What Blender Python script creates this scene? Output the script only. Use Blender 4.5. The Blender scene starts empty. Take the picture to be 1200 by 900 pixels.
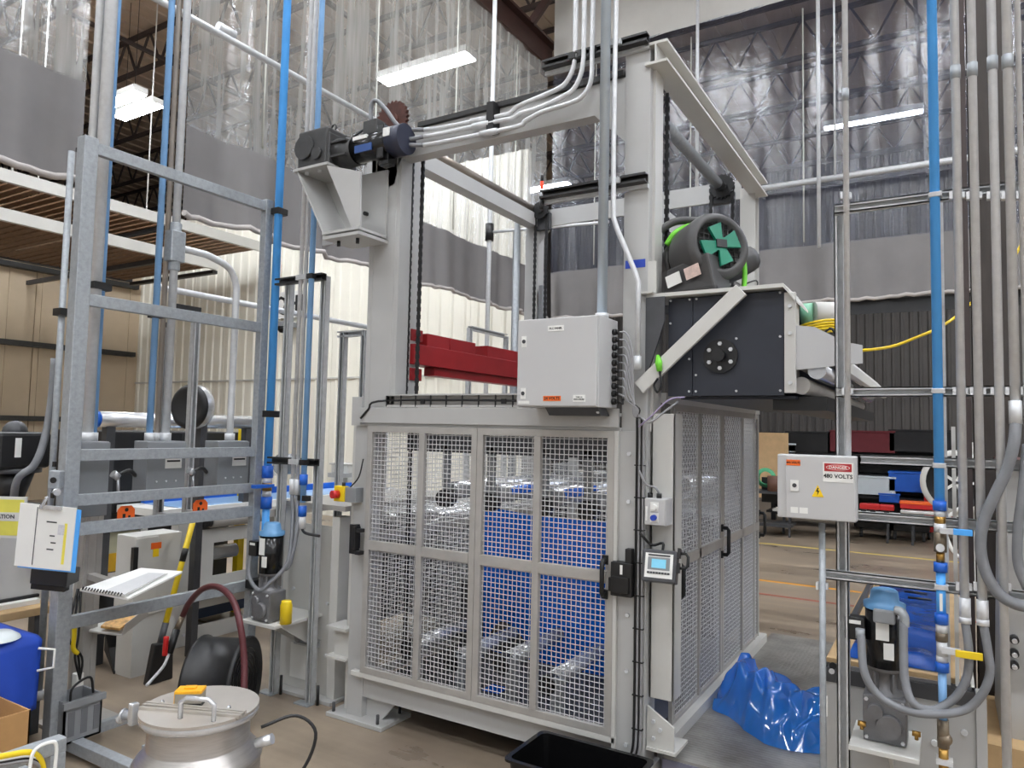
import bpy, bmesh, math, random
from mathutils import Vector, Matrix
random.seed(7)
SC = bpy.context.scene
COL = SC.collection
# ---------------------------------------------------------------- camera
F_PX, EYE = 841.8, Vector((0.0, 0.0, 1.6))
PITCH, ROLL, YAW = math.radians(3.562), math.radians(1.214), math.radians(-31.129)
_f = Vector((math.sin(YAW)*math.cos(PITCH), math.cos(YAW)*math.cos(PITCH), math.sin(PITCH)))
_r = Vector((math.cos(YAW), -math.sin(YAW), 0)); _u = _r.cross(_f)
RT = math.cos(ROLL)*_r + math.sin(ROLL)*_u
UP = -math.sin(ROLL)*_r + math.cos(ROLL)*_u
cam_data = bpy.data.cameras.new('camera'); cam = bpy.data.objects.new('camera', cam_data); COL.objects.link(cam)
cam_data.sensor_width = 36; cam_data.lens = F_PX*36/1200; cam_data.clip_start = .02; cam_data.clip_end = 100
cam.matrix_world = Matrix(((RT.x, UP.x, -_f.x, EYE.x), (RT.y, UP.y, -_f.y, EYE.y), (RT.z, UP.z, -_f.z, EYE.z), (0, 0, 0, 1)))
SC.camera = cam
# ---------------------------------------------------------------- world, exposure
w = bpy.data.worlds.new('hall_air'); SC.world = w; w.use_nodes = True
w.node_tree.nodes['Background'].inputs[0].default_value = (.9, .95, 1, 1)
w.node_tree.nodes['Background'].inputs[1].default_value = .15
SC.view_settings.view_transform = 'Standard'; SC.view_settings.look = 'None'
SC.view_settings.gamma = 1; SC.view_settings.exposure = EXPO = 0.0
LAMP = 56.0          # radiance of the ceiling luminaires


def A(px, py, x=None, y=None, z=None):
    """point on the plane x=, y= or z= of the hall, measured from the survey picture (1200x900)"""
    d = _f + RT*((px-600)/F_PX) - UP*((py-450)/F_PX)
    t = x/d.x if x is not None else y/d.y if y is not None else (z-EYE.z)/d.z
    return EYE + d*t


# ---------------------------------------------------------------- materials
def lin(c):
    return tuple((v/255/12.92 if v/255 <= .04045 else ((v/255+.055)/1.055)**2.4) for v in c)


MATS = {}


def M(name, rgb, rough=.5, metal=0., var=.12, scale=8., bump=0., bscale=60., stretch=None, alpha=None, emit=0., spec=.5, rough_var=0., dirt=None, trans=0., coat=0.):
    m = bpy.data.materials.new(name); m.use_nodes = True; nt = m.node_tree; N = nt.nodes; L = nt.links
    b = N['Principled BSDF']; c = lin(rgb)
    b.inputs['Roughness'].default_value = rough; b.inputs['Metallic'].default_value = metal
    b.inputs['Specular IOR Level'].default_value = spec
    b.inputs['Coat Weight'].default_value = coat
    b.inputs['Base Color'].default_value = (*c, 1)
    tc = N.new('ShaderNodeTexCoord'); src = tc.outputs['Object']
    if stretch:
        mp = N.new('ShaderNodeMapping'); mp.inputs['Scale'].default_value = stretch; L.new(src, mp.inputs[0]); src = mp.outputs[0]
    if var:
        n = N.new('ShaderNodeTexNoise'); n.inputs['Scale'].default_value = scale; n.inputs['Detail'].default_value = 5; n.inputs['Roughness'].default_value = .6
        L.new(src, n.inputs['Vector'])
        r = N.new('ShaderNodeValToRGB'); r.color_ramp.elements[0].position = .3; r.color_ramp.elements[1].position = .7
        lo = dirt and lin(dirt) or tuple(v*(1-var) for v in c)
        r.color_ramp.elements[0].color = (*lo, 1); r.color_ramp.elements[1].color = (*[min(1, v*(1+var)) for v in c], 1)
        L.new(n.outputs['Fac'], r.inputs[0]); L.new(r.outputs[0], b.inputs['Base Color'])
        if rough_var:
            mr = N.new('ShaderNodeMapRange'); mr.inputs['From Min'].default_value = .3; mr.inputs['From Max'].default_value = .7
            mr.inputs['To Min'].default_value = max(0, rough-rough_var); mr.inputs['To Max'].default_value = min(1, rough+rough_var)
            L.new(n.outputs['Fac'], mr.inputs[0]); L.new(mr.outputs[0], b.inputs['Roughness'])
    if bump:
        n2 = N.new('ShaderNodeTexNoise'); n2.inputs['Scale'].default_value = bscale; n2.inputs['Detail'].default_value = 4; L.new(src, n2.inputs['Vector'])
        bp = N.new('ShaderNodeBump'); bp.inputs['Strength'].default_value = bump; bp.inputs['Distance'].default_value = .01
        L.new(n2.outputs['Fac'], bp.inputs['Height']); L.new(bp.outputs[0], b.inputs['Normal'])
    if alpha is not None: b.inputs['Alpha'].default_value = alpha
    if trans: b.inputs['Transmission Weight'].default_value = trans
    if emit:
        b.inputs['Emission Color'].default_value = (*c, 1); b.inputs['Emission Strength'].default_value = emit
    MATS[name] = m
    return m


def film(name, rgb, haze, hmix, rough, bscale, clear=(.9, .92, .95), bump=.4, hvar=.5, gloss=.05):
    """thin see-through plastic: clear part, milky part and a wet gloss with wrinkles"""
    m = bpy.data.materials.new(name); m.use_nodes = True; nt = m.node_tree; N = nt.nodes; L = nt.links
    b = N['Principled BSDF']; b.inputs['Base Color'].default_value = (*lin(rgb), 1); b.inputs['Roughness'].default_value = rough
    tc = N.new('ShaderNodeTexCoord')
    n = N.new('ShaderNodeTexNoise'); n.inputs['Scale'].default_value = bscale; n.inputs['Detail'].default_value = 6; L.new(tc.outputs['Object'], n.inputs['Vector'])
    bp = N.new('ShaderNodeBump'); bp.inputs['Strength'].default_value = bump; bp.inputs['Distance'].default_value = .02
    L.new(n.outputs['Fac'], bp.inputs['Height'])
    mp = N.new('ShaderNodeMapping'); mp.inputs['Scale'].default_value = (6, 6, .3); L.new(tc.outputs['Object'], mp.inputs[0])
    n2 = N.new('ShaderNodeTexNoise'); n2.inputs['Scale'].default_value = 2.2; n2.inputs['Detail'].default_value = 5; L.new(mp.outputs[0], n2.inputs['Vector'])
    mr = N.new('ShaderNodeMapRange'); mr.inputs['From Min'].default_value = .3; mr.inputs['From Max'].default_value = .7
    mr.inputs['To Min'].default_value = hmix*(1-hvar); mr.inputs['To Max'].default_value = hmix*(1+hvar); L.new(n2.outputs['Fac'], mr.inputs[0])
    tr = N.new('ShaderNodeBsdfTransparent'); tr.inputs[0].default_value = (*clear, 1)
    tl = N.new('ShaderNodeBsdfTranslucent'); tl.inputs[0].default_value = (*lin(rgb), 1)
    mixm = N.new('ShaderNodeMixShader'); mixm.inputs[0].default_value = haze; L.new(b.outputs[0], mixm.inputs[1]); L.new(tl.outputs[0], mixm.inputs[2])
    mx = N.new('ShaderNodeMixShader'); L.new(mr.outputs[0], mx.inputs[0]); L.new(tr.outputs[0], mx.inputs[1]); L.new(mixm.outputs[0], mx.inputs[2])
    gl = N.new('ShaderNodeBsdfGlossy'); gl.inputs['Roughness'].default_value = rough
    lw = N.new('ShaderNodeLayerWeight'); lw.inputs[0].default_value = .5; L.new(bp.outputs[0], lw.inputs['Normal'])
    pw = N.new('ShaderNodeMath'); pw.operation = 'POWER'; pw.inputs[1].default_value = 3.5; L.new(lw.outputs['Facing'], pw.inputs[0])
    fr = N.new('ShaderNodeMath'); fr.operation = 'MULTIPLY_ADD'; fr.inputs[1].default_value = .75; fr.inputs[2].default_value = gloss; fr.use_clamp = True; L.new(pw.outputs[0], fr.inputs[0])
    L.new(bp.outputs[0], gl.inputs['Normal']); L.new(bp.outputs[0], b.inputs['Normal'])
    mx2 = N.new('ShaderNodeMixShader'); L.new(fr.outputs[0], mx2.inputs[0]); L.new(mx.outputs[0], mx2.inputs[1]); L.new(gl.outputs[0], mx2.inputs[2])
    L.new(mx2.outputs[0], N['Material Output'].inputs[0])
    MATS[name] = m
    return m


grey = M('machine_grey_paint', (180, 180, 178), .42, var=.05, scale=3)
grey2 = M('cabinet_grey_paint', (192, 192, 192), .45, var=.02, scale=3, bump=.03, bscale=400)
cream = M('cream_white_paint', (202, 201, 196), .45, var=.05, scale=3)
alu = M('aluminium_profile', (174, 171, 166), .42, .2, var=.07, scale=14)
galv = M('galvanised_steel', (158, 163, 167), .45, .25, var=.16, scale=45, rough_var=.08)
emt = M('conduit_steel', (212, 214, 216), .42, .2, var=.08, scale=30)
strutm = M('strut_channel_steel', (192, 194, 195), .42, .2, var=.12, scale=30)
darkstrut = M('dark_strut_steel', (62, 62, 62), .4, .5, var=.15, scale=20)
wire = M('mesh_wire_steel', (212, 212, 212), .4, .2, var=.1, scale=60)
chrome = M('polished_roller_steel', (212, 214, 217), .2, .6, var=.08, scale=9, stretch=(6, 1, 6))
stainless = M('brushed_stainless', (190, 186, 182), .3, .75, var=.1, scale=10, stretch=(1, 1, 14), bump=.04, bscale=50)
stain2 = M('stainless_lid', (190, 184, 176), .42, .5, var=.08, scale=6)
black = M('black_plastic', (26, 26, 27), .42, var=.2, scale=14)
blackg = M('gloss_black_plastic', (14, 14, 15), .22, var=.1)
blackpan = M('black_panel_paint', (41, 45, 55), .5, var=.12, scale=5)
rubber = M('grey_flex_conduit', (122, 124, 128), .55, var=.08, scale=20)
bluep = M('blue_air_pipe', (84, 172, 250), .35, var=.05)
bluep2 = M('pale_blue_pipe', (132, 178, 226), .4, var=.06)
bluec = M('blue_pipe_collar', (30, 96, 196), .35, var=.05)
brass = M('brass', (176, 138, 74), .3, .9, var=.15, scale=30)
dirtbrass = M('dull_bronze_fitting', (128, 116, 100), .45, .7, var=.25, scale=25)
red = M('dark_red_paint', (146, 25, 30), .4, var=.12, scale=6)
redp = M('red_plastic', (196, 34, 34), .4, var=.1)
yellow = M('yellow_plastic', (232, 200, 30), .4, var=.07)
orange = M('orange_plastic', (240, 104, 32), .45, var=.06)
castg = M('cast_grey_gearbox', (112, 112, 114), .42, .2, var=.15, scale=18, bump=.06, bscale=90)
castd = M('cast_dark_gearbox', (66, 66, 66), .45, .3, var=.18, scale=18, bump=.06, bscale=90)
motblue = M('motor_blue_paint', (96, 146, 190), .4, var=.08)
white = M('white_print', (232, 232, 228), .6, var=.02)
ink = M('ink_black', (24, 24, 26), .7, var=0)
dgrey = M('dark_grey_metal', (74, 75, 78), .5, .2, var=.15, scale=12)
mgrey = M('mid_grey_enclosure', (132, 135, 138), .5, var=.06, scale=5)
brown = M('brown_girder_paint', (66, 42, 36), .6, var=.2, scale=4)
steelcol = M('weathered_column_steel', (64, 58, 54), .6, .1, var=.3, scale=6, stretch=(3, 3, .6))
rust = M('rusty_chain_wheel', (84, 50, 42), .6, .3, var=.3, scale=20)
woodd = M('stained_deck_board', (116, 88, 64), .7, var=.35, scale=7, stretch=(1, 8, 1))
cardb = M('cardboard', (184, 142, 92), .8, var=.08, scale=12)
green = M('lime_strap', (120, 214, 60), .5, var=.06)
teal = M('green_grille', (22, 128, 100), .4, var=.1)
graph = M('charcoal_housing', (70, 69, 69), .48, var=.08, scale=9, bump=.04, bscale=200)
curtg = M('grey_curtain_fabric', (118, 115, 114), .62, var=.08, scale=2.5, bump=.15, bscale=6)
curtw = M('white_liner_fabric', (216, 214, 208), .7, var=.06, scale=2, bump=.2, bscale=5)
beige = M('beige_wall_sheet', (200, 182, 156), .6, var=.06, scale=1.5)
wpanel = M('white_wall_sheet', (238, 235, 222), .55, var=.03, scale=1.2)
dpanel = M('dark_wall_sheet', (88, 84, 80), .6, var=.1, scale=1.5)
deck = M('roof_deck_sheet', (202, 184, 166), .7, var=.12, scale=.8)
joistm = M('joist_steel', (72, 62, 60), .6, var=.15, scale=3)
filmblue = film('blue_film', (24, 110, 228), .35, .97, .12, 9, clear=(.15, .4, .95), bump=.08, hvar=.04)
bagm = film('blue_bag_film', (60, 154, 255), .5, .84, .1, 8, clear=(.3, .65, 1.0), bump=.05, hvar=.12, gloss=.06)
vinyl = film('clear_vinyl', (202, 201, 196), .5, .36, .2, 12, clear=(.88, .88, .88), bump=.4, hvar=.6, gloss=.09)
vinyl2 = film('clear_vinyl_smooth', (132, 140, 170), .6, .15, .2, 12, clear=(.66, .70, .80), bump=.35, hvar=.6, gloss=.07)
lens = M('lit_lamp_lens', (245, 249, 255), .4, var=0, emit=LAMP)
redlamp = M('lit_red_beacon', (255, 70, 40), .3, var=0, emit=.5)
screen = M('lit_screen', (120, 190, 216), .3, var=.06, scale=30, emit=.25)
paper = M('paper', (226, 226, 222), .8, var=.02)
clearbox = M('frosted_clear_plastic', (214, 222, 224), .25, var=.03)
tapeb = M('blue_tape', (40, 70, 176), .6, var=.05)
ylabel = M('yellow_label', (244, 204, 20), .5, var=.02)
rlabel = M('red_label', (170, 34, 40), .5, var=.02)
pallet = M('tan_board', (190, 160, 118), .7, var=.12, scale=8)
navy = M('navy_cloth', (28, 70, 176), .6, var=.1, scale=6)
purp = M('grey_violet_paint', (128, 128, 146), .5, var=.06)


def concrete():
    m = bpy.data.materials.new('polished_concrete'); m.use_nodes = True; nt = m.node_tree; N = nt.nodes; L = nt.links; b = N['Principled BSDF']
    tc = N.new('ShaderNodeTexCoord')
    n = N.new('ShaderNodeTexNoise'); n.inputs['Scale'].default_value = 1.1; n.inputs['Detail'].default_value = 8; n.inputs['Roughness'].default_value = .65; L.new(tc.outputs['Object'], n.inputs[0])
    mp = N.new('ShaderNodeMapping'); mp.inputs['Scale'].default_value = (.25, 3.2, 1); L.new(tc.outputs['Object'], mp.inputs[0])
    n2 = N.new('ShaderNodeTexNoise'); n2.inputs['Scale'].default_value = 2.; n2.inputs['Detail'].default_value = 7; L.new(mp.outputs[0], n2.inputs[0])
    mx = N.new('ShaderNodeMix'); mx.data_type = 'FLOAT'; mx.inputs[0].default_value = .45; L.new(n.outputs['Fac'], mx.inputs[2]); L.new(n2.outputs['Fac'], mx.inputs[3])
    r = N.new('ShaderNodeValToRGB'); e = r.color_ramp.elements
    e[0].position = .34; e[0].color = (*lin((110, 98, 86)), 1); e[1].position = .66; e[1].color = (*lin((170, 154, 134)), 1)
    L.new(mx.outputs[0], r.inputs[0]); L.new(r.outputs[0], b.inputs['Base Color'])
    mr = N.new('ShaderNodeMapRange'); mr.inputs[1].default_value = .3; mr.inputs[2].default_value = .7; mr.inputs[3].default_value = .22; mr.inputs[4].default_value = .5
    L.new(mx.outputs[0], mr.inputs[0]); L.new(mr.outputs[0], b.inputs['Roughness'])
    return m


conc = concrete()
neutralw = M('pale_wall_sheet', (205, 205, 204), .6, var=.03, scale=1)


def treadplate():
    m = bpy.data.materials.new('tread_plate'); m.use_nodes = True; nt = m.node_tree; N = nt.nodes; L = nt.links; b = N['Principled BSDF']
    tc = N.new('ShaderNodeTexCoord')
    n = N.new('ShaderNodeTexNoise'); n.inputs['Scale'].default_value = 3.; n.inputs['Detail'].default_value = 8; L.new(tc.outputs['Object'], n.inputs[0])
    r = N.new('ShaderNodeValToRGB'); e = r.color_ramp.elements
    e[0].position = .3; e[0].color = (*lin((104, 98, 92)), 1); e[1].position = .62; e[1].color = (*lin((178, 176, 170)), 1)
    L.new(n.outputs['Fac'], r.inputs[0]); L.new(r.outputs[0], b.inputs['Base Color']); b.inputs['Roughness'].default_value = .45; b.inputs['Metallic'].default_value = .4
    v = N.new('ShaderNodeTexVoronoi'); v.inputs['Scale'].default_value = 42; v.inputs['Randomness'].default_value = .2; L.new(tc.outputs['Object'], v.inputs[0])
    bp = N.new('ShaderNodeBump'); bp.inputs['Strength'].default_value = .7; bp.inputs['Distance'].default_value = .004; bp.invert = True
    L.new(v.outputs['Distance'], bp.inputs['Height']); L.new(bp.outputs[0], b.inputs['Normal'])
    return m


tread = treadplate()


# ---------------------------------------------------------------- mesh tools
def vec(p): return Vector(p)


class MB:
    def __init__(s): s.v = []; s.f = []; s.s = []

    def add(s, vs, fs, sm=False):
        o = len(s.v); s.v += [tuple(v) for v in vs]
        for i, f in enumerate(fs): s.f.append(tuple(o+k for k in f)); s.s.append(sm if isinstance(sm, bool) else sm[i])
        return s

    def box(s, x0, x1, y0, y1, z0, z1):
        return s.add([(x0, y0, z0), (x1, y0, z0), (x1, y1, z0), (x0, y1, z0), (x0, y0, z1), (x1, y0, z1), (x1, y1, z1), (x0, y1, z1)],
                     [(0, 3, 2, 1), (4, 5, 6, 7), (0, 1, 5, 4), (1, 2, 6, 5), (2, 3, 7, 6), (3, 0, 4, 7)])

    def obox(s, c, ax, ay, az):
        c, ax, ay, az = map(Vector, (c, ax, ay, az))
        vs = [c+sx*ax+sy*ay+sz*az for sz in (-1, 1) for sx, sy in ((-1, -1), (1, -1), (1, 1), (-1, 1))]
        return s.add(vs, [(0, 3, 2, 1), (4, 5, 6, 7), (0, 1, 5, 4), (1, 2, 6, 5), (2, 3, 7, 6), (3, 0, 4, 7)])

    def bar(s, a, b, w, h, up=(0, 0, 1)):
        a, b = Vector(a), Vector(b); d = (b-a); n = d.normalized(); up = Vector(up)
        if abs(n.dot(up)) > .98: up = Vector((0, 1, 0))
        r = n.cross(up).normalized(); u = r.cross(n)
        return s.obox((a+b)/2, r*w/2, d/2, u*h/2)

    def cyl(s, a, b, r0, r1=None, n=16, caps=True):
        a, b = Vector(a), Vector(b); r1 = r0 if r1 is None else r1
        d = (b-a).normalized(); t = Vector((0, 0, 1)) if abs(d.z) < .9 else Vector((1, 0, 0)); u = d.cross(t).normalized(); w_ = d.cross(u)
        vs = []
        for c, r in ((a, r0), (b, r1)):
            for i in range(n):
                q = 2*math.pi*i/n; vs.append(c+(u*math.cos(q)+w_*math.sin(q))*r)
        fs = [(i, (i+1) % n, n+(i+1) % n, n+i) for i in range(n)]; sm = [True]*n
        if caps: fs += [tuple(range(n-1, -1, -1)), tuple(range(n, 2*n))]; sm += [False, False]
        return s.add(vs, fs, sm)

    def tube(s, pts, r, n=8, caps=True):
        P = [Vector(p) for p in pts]; d0 = (P[1]-P[0]).normalized()
        t = Vector((0, 0, 1)) if abs(d0.z) < .9 else Vector((1, 0, 0)); u = d0.cross(t).normalized(); vs = []
        for k, p in enumerate(P):
            d = ((P[min(k+1, len(P)-1)]-P[max(k-1, 0)])).normalized()
            u = (u-d*u.dot(d)).normalized(); w_ = d.cross(u)
            for i in range(n):
                q = 2*math.pi*i/n; vs.append(p+(u*math.cos(q)+w_*math.sin(q))*(r[k] if isinstance(r, (list, tuple)) else r))
        fs = []
        for k in range(len(P)-1):
            for i in range(n): fs.append((k*n+i, k*n+(i+1) % n, (k+1)*n+(i+1) % n, (k+1)*n+i))
        sm = [True]*len(fs)
        if caps: fs += [tuple(range(n-1, -1, -1)), tuple(range((len(P)-1)*n, len(P)*n))]; sm += [False, False]
        return s.add(vs, fs, sm)

    def lathe(s, prof, o, axis=(0, 0, 1), n=32, sm=True):
        o, d = Vector(o), Vector(axis).normalized(); t = Vector((0, 0, 1)) if abs(d.z) < .9 else Vector((1, 0, 0)); u = d.cross(t).normalized(); w_ = d.cross(u)
        vs = []
        for r, h in prof:
            for i in range(n):
                q = 2*math.pi*i/n; vs.append(o+d*h+(u*math.cos(q)+w_*math.sin(q))*r)
        fs = []
        for k in range(len(prof)-1):
            for i in range(n): fs.append((k*n+i, k*n+(i+1) % n, (k+1)*n+(i+1) % n, (k+1)*n+i))
        return s.add(vs, fs, sm)

    def prism(s, pts, e):
        pts = [Vector(p) for p in pts]; e = Vector(e); n = len(pts)
        return s.add(pts+[p+e for p in pts], [tuple(range(n-1, -1, -1)), tuple(range(n, 2*n))]+[(i, (i+1) % n, n+(i+1) % n, n+i) for i in range(n)])

    def grid(s, fn, nu, nv, sm=True):
        vs = [fn(i/nu, j/nv) for j in range(nv+1) for i in range(nu+1)]
        return s.add(vs, [(j*(nu+1)+i, j*(nu+1)+i+1, (j+1)*(nu+1)+i+1, (j+1)*(nu+1)+i) for j in range(nv) for i in range(nu)], sm)

    def sphere(s, c, r, n=14, k=8, sc=(1, 1, 1)):
        c = Vector(c)
        return s.grid(lambda u, v: c+Vector((math.cos(u*2*math.pi)*math.sin(v*math.pi)*r*sc[0], math.sin(u*2*math.pi)*math.sin(v*math.pi)*r*sc[1], -math.cos(v*math.pi)*r*sc[2])), n, k)

    def build(s, name, mat, parent=None, bev=0., kind=None, label=None, solid=0., org=None):
        me = bpy.data.meshes.new(name); vs = [Vector(v) for v in s.v]
        if parent is None:
            if org is None:
                org = Vector(((min(v.x for v in vs)+max(v.x for v in vs))/2, (min(v.y for v in vs)+max(v.y for v in vs))/2, min(v.z for v in vs)))
            vs = [v-org for v in vs]
        me.from_pydata([tuple(v) for v in vs], [], s.f); me.polygons.foreach_set('use_smooth', s.s)
        me.materials.append(mat)
        bm = bmesh.new(); bm.from_mesh(me); bmesh.ops.recalc_face_normals(bm, faces=bm.faces); bm.to_mesh(me); bm.free()
        o = bpy.data.objects.new(name, me); COL.objects.link(o)
        if parent is None: o.location = org
        else: attach(o, parent)
        if bev:
            md = o.modifiers.new('edge', 'BEVEL'); md.width = bev; md.segments = 2; md.limit_method = 'ANGLE'; md.angle_limit = math.radians(50)
        if solid:
            md = o.modifiers.new('thick', 'SOLIDIFY'); md.thickness = solid
        if kind: o['kind'] = kind
        if label: o['label'] = label
        return o


def wloc(o):
    l = o.location.copy()
    return l if o.parent is None else l-l      # parts are modelled in hall coordinates


def attach(o, parent):
    o.parent = parent
    o.matrix_parent_inverse = Matrix.Translation(-wloc(parent)) if parent.parent is None else Matrix.Identity(4)


def tag(o, label, cat, group=None, kind=None):
    o['label'] = label; o['category'] = cat
    if group: o['group'] = group
    if kind: o['kind'] = kind
    return o


def thing(name, loc, label, cat, group=None):
    o = bpy.data.objects.new(name, None); COL.objects.link(o); o.location = loc; o.empty_display_size = .1
    return tag(o, label, cat, group)


def struct(o, kind='structure', label=None, cat=None):
    o['kind'] = kind
    if label: o['label'] = label
    if cat: o['category'] = cat
    return o


def inst(src, parent, off):
    """a repeat of a part: shares the mesh, shifted by off"""
    c = src.copy(); COL.objects.link(c); c.location = src.location+Vector(off); attach(c, parent)
    return c


def dup(root, off, label=None):
    r = root.copy(); COL.objects.link(r); r.location = root.location+Vector(off)
    if label: r['label'] = label
    for ch in [c for c in bpy.data.objects if c.parent == root]:
        c = ch.copy(); COL.objects.link(c); c.parent = r; c.matrix_parent_inverse = ch.matrix_parent_inverse
        for g in [k for k in bpy.data.objects if k.parent == ch]:
            d = g.copy(); COL.objects.link(d); d.parent = c; d.matrix_parent_inverse = g.matrix_parent_inverse
    return r


def box(name, mat, parent, x0, x1, y0, y1, z0, z1, bev=0., **k): return MB().box(x0, x1, y0, y1, z0, z1).build(name, mat, parent, bev, **k)
def cyl(name, mat, parent, a, b, r, r1=None, n=16, **k): return MB().cyl(a, b, r, r1, n).build(name, mat, parent, **k)
def tube(name, mat, parent, pts, r, n=8, smooth=0, **k): return MB().tube(spline(pts, smooth) if smooth else pts, r, n).build(name, mat, parent, **k)


def spline(P, k=6):
    P = [Vector(p) for p in P]; Q = [P[0]*2-P[1]]+P+[P[-1]*2-P[-2]]; out = []
    for i in range(1, len(Q)-2):
        for j in range(k):
            t = j/k; a, b, c, d = Q[i-1], Q[i], Q[i+1], Q[i+2]
            out.append(.5*((2*b)+(c-a)*t+(2*a-5*b+4*c-d)*t*t+(3*b-a-3*c+d)*t**3))
    return out+[P[-1]]


def text(name, body, size, o, right, up, mat, parent, ext=.0004, align='CENTER'):
    cu = bpy.data.curves.new('t', 'FONT'); cu.body = body; cu.size = size; cu.align_x = align; cu.align_y = 'CENTER'; cu.extrude = ext; cu.offset = size*.022; cu.resolution_u = 2
    ob = bpy.data.objects.new('t', cu); COL.objects.link(ob); bpy.context.view_layer.update()
    me = bpy.data.meshes.new_from_object(ob.evaluated_get(bpy.context.evaluated_depsgraph_get()))
    bpy.data.objects.remove(ob); bpy.data.curves.remove(cu)
    r, u = Vector(right).normalized(), Vector(up).normalized(); nn = r.cross(u); o = Vector(o)
    for v in me.vertices: c = v.co.copy(); v.co = o+r*c.x+u*c.y+nn*c.z
    me.materials.clear(); me.materials.append(mat); me.name = name
    t = bpy.data.objects.new(name, me); COL.objects.link(t); attach(t, parent)
    return t


def strut(m, a, b, face, w=.041, d=.041):
    """open slotted channel between a and b, open side towards 'face'"""
    a, b = Vector(a), Vector(b); fdir = Vector(face).normalized(); n = (b-a).normalized(); r = n.cross(fdir).normalized(); t = .004; dd = (b-a)/2; c = (a+b)/2
    m.obox(c-fdir*(d/2-t/2), r*w/2, dd, fdir*t/2)
    for sg in (-1, 1):
        m.obox(c+r*sg*(w/2-t/2), r*t/2, dd, fdir*d/2)
        m.obox(c+r*sg*(w/2-w*.13)+fdir*(d/2-t/2), r*w*.13, dd, fdir*t/2)
    return m


def woven(o, U, V, lu, lv, pitch, r):
    """crimped square wire mesh in the plane o + U*a + V*b"""
    o, U, V = Vector(o), Vector(U).normalized(), Vector(V).normalized(); n = U.cross(V); m = MB()
    nu, nv = max(2, round(lu/pitch)), max(2, round(lv/pitch)); pu, pv = lu/nu, lv/nv

    def wirep(p0, D, step, cnt, ph):
        W = n.cross(D); vs = []
        for k in range(cnt+1):
            c = p0+D*step*k+n*(r*.8*(1 if (k+ph) % 2 else -1))
            vs += [c+W*r, c+n*r, c-W*r, c-n*r]
        fs = [(k*4+i, k*4+(i+1) % 4, k*4+4+(i+1) % 4, k*4+4+i) for k in range(cnt) for i in range(4)]
        m.add(vs, fs, True)
    for i in range(1, nu): wirep(o+U*pu*i, V, pv, nv, i)
    for j in range(1, nv): wirep(o+V*pv*j, U, pu, nu, j+1)
    return m


X, Y, Z = Vector((1, 0, 0)), Vector((0, 1, 0)), Vector((0, 0, 1))

# ================================================================ THE HALL
YC, XC = 9.2, -5.0            # curtain planes
fl = MB().box(-26, 10, -6, 21, -.1, 0).build('floor', conc); struct(fl)
for k, (mat, y0, x0, x1, wd) in enumerate(((M('line_tape_yellow', (214, 190, 96), .5, var=.15, scale=5), 11.05, -9, 6, .07),
                                          (M('line_tape_orange', (214, 150, 50), .5, var=.15, scale=5), 8.28, -3.2, -.2, .07),
                                          (M('line_tape_red', (150, 84, 70), .5, var=.25, scale=5), 7.58, -3.2, .4, .06))):
    struct(MB().box(x0, x1, y0-wd/2, y0+wd/2, 0, .002).build('trim_%d' % (k+1), mat))
ce = MB().box(-26, 10, -6, 21, 9.0, 9.1).build('ceiling', deck); struct(ce)
rib = MB()
for k in range(83): rib.box(-26+k*.43, -26+k*.43+.16, -6, 21, 8.96, 9.0)
rib.build('deck_rib', deck, ce, kind='stuff')
j0 = MB()
for z_ in (8.2, 8.9): j0.box(-26, 10, -5.03, -4.97, z_-.04, z_+.04)
for k in range(47):
    xa = -26+k*.76
    j0.bar((xa, -5, 8.2), (xa+.38, -5, 8.9), .035, .035); j0.bar((xa+.38, -5, 8.9), (xa+.76, -5, 8.2), .035, .035)
j0 = j0.build('joist', joistm, ce)
for k in range(1, 15): inst(j0, ce, (0, k*1.8, 0))
b0 = MB().box(-12.03, -11.97, -6, 21, 8.1, 8.16).build('bridging', joistm, ce)
for k in (1, 2, 3, 4, 5): inst(b0, ce, (k*3.9, 0, 0))

# walls
wl = MB().box(-15.6, -15.45, -6, 9.3, 0, 5.7).build('wall_left', beige); struct(wl)
p0 = MB().box(-15.45, -15.42, -6, -4.82, 0, 5.7)
p0.box(-15.42, -15.40, -5.9, -5.84, 0, 5.7).box(-15.42, -15.40, -5.3, -5.27, 0, 5.7)
p0 = p0.build('wall_sheet', beige, wl)
for k in range(1, 13): inst(p0, wl, (0, 1.2*k, 0))
g0 = box('girt', darkstrut, wl, -15.42, -15.25, -6, 9.2, 1.55, 1.65)
for dz in (1.45, 2.95, 3.95): inst(g0, wl, (0, 0, dz-.0))


def ribwall(name, mat, x0, x1, y, h, pw=1.0, nr=4, thick=.1):
    wb = MB().box(x0, x1, y, y+thick, 0, h).build(name, mat); struct(wb)
    s = MB(); s.box(x0+.004, x0+pw-.004, y-.012, y, 0, h)
    for k in range(nr):
        xa = x0+pw*(k+.5)/nr
        s.add([(xa-.05, y-.012, 0), (xa-.025, y-.037, 0), (xa+.025, y-.037, 0), (xa+.05, y-.012, 0), (xa-.05, y-.012, h), (xa-.025, y-.037, h), (xa+.025, y-.037, h), (xa+.05, y-.012, h)],
              [(0, 1, 5, 4), (1, 2, 6, 5), (2, 3, 7, 6), (4, 5, 6, 7), (0, 3, 2, 1)])
    s = s.build('wall_sheet', mat, wb)
    for k in range(1, int(round((x1-x0)/pw))): inst(s, wb, (pw*k, 0, 0))
    return wb


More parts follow.
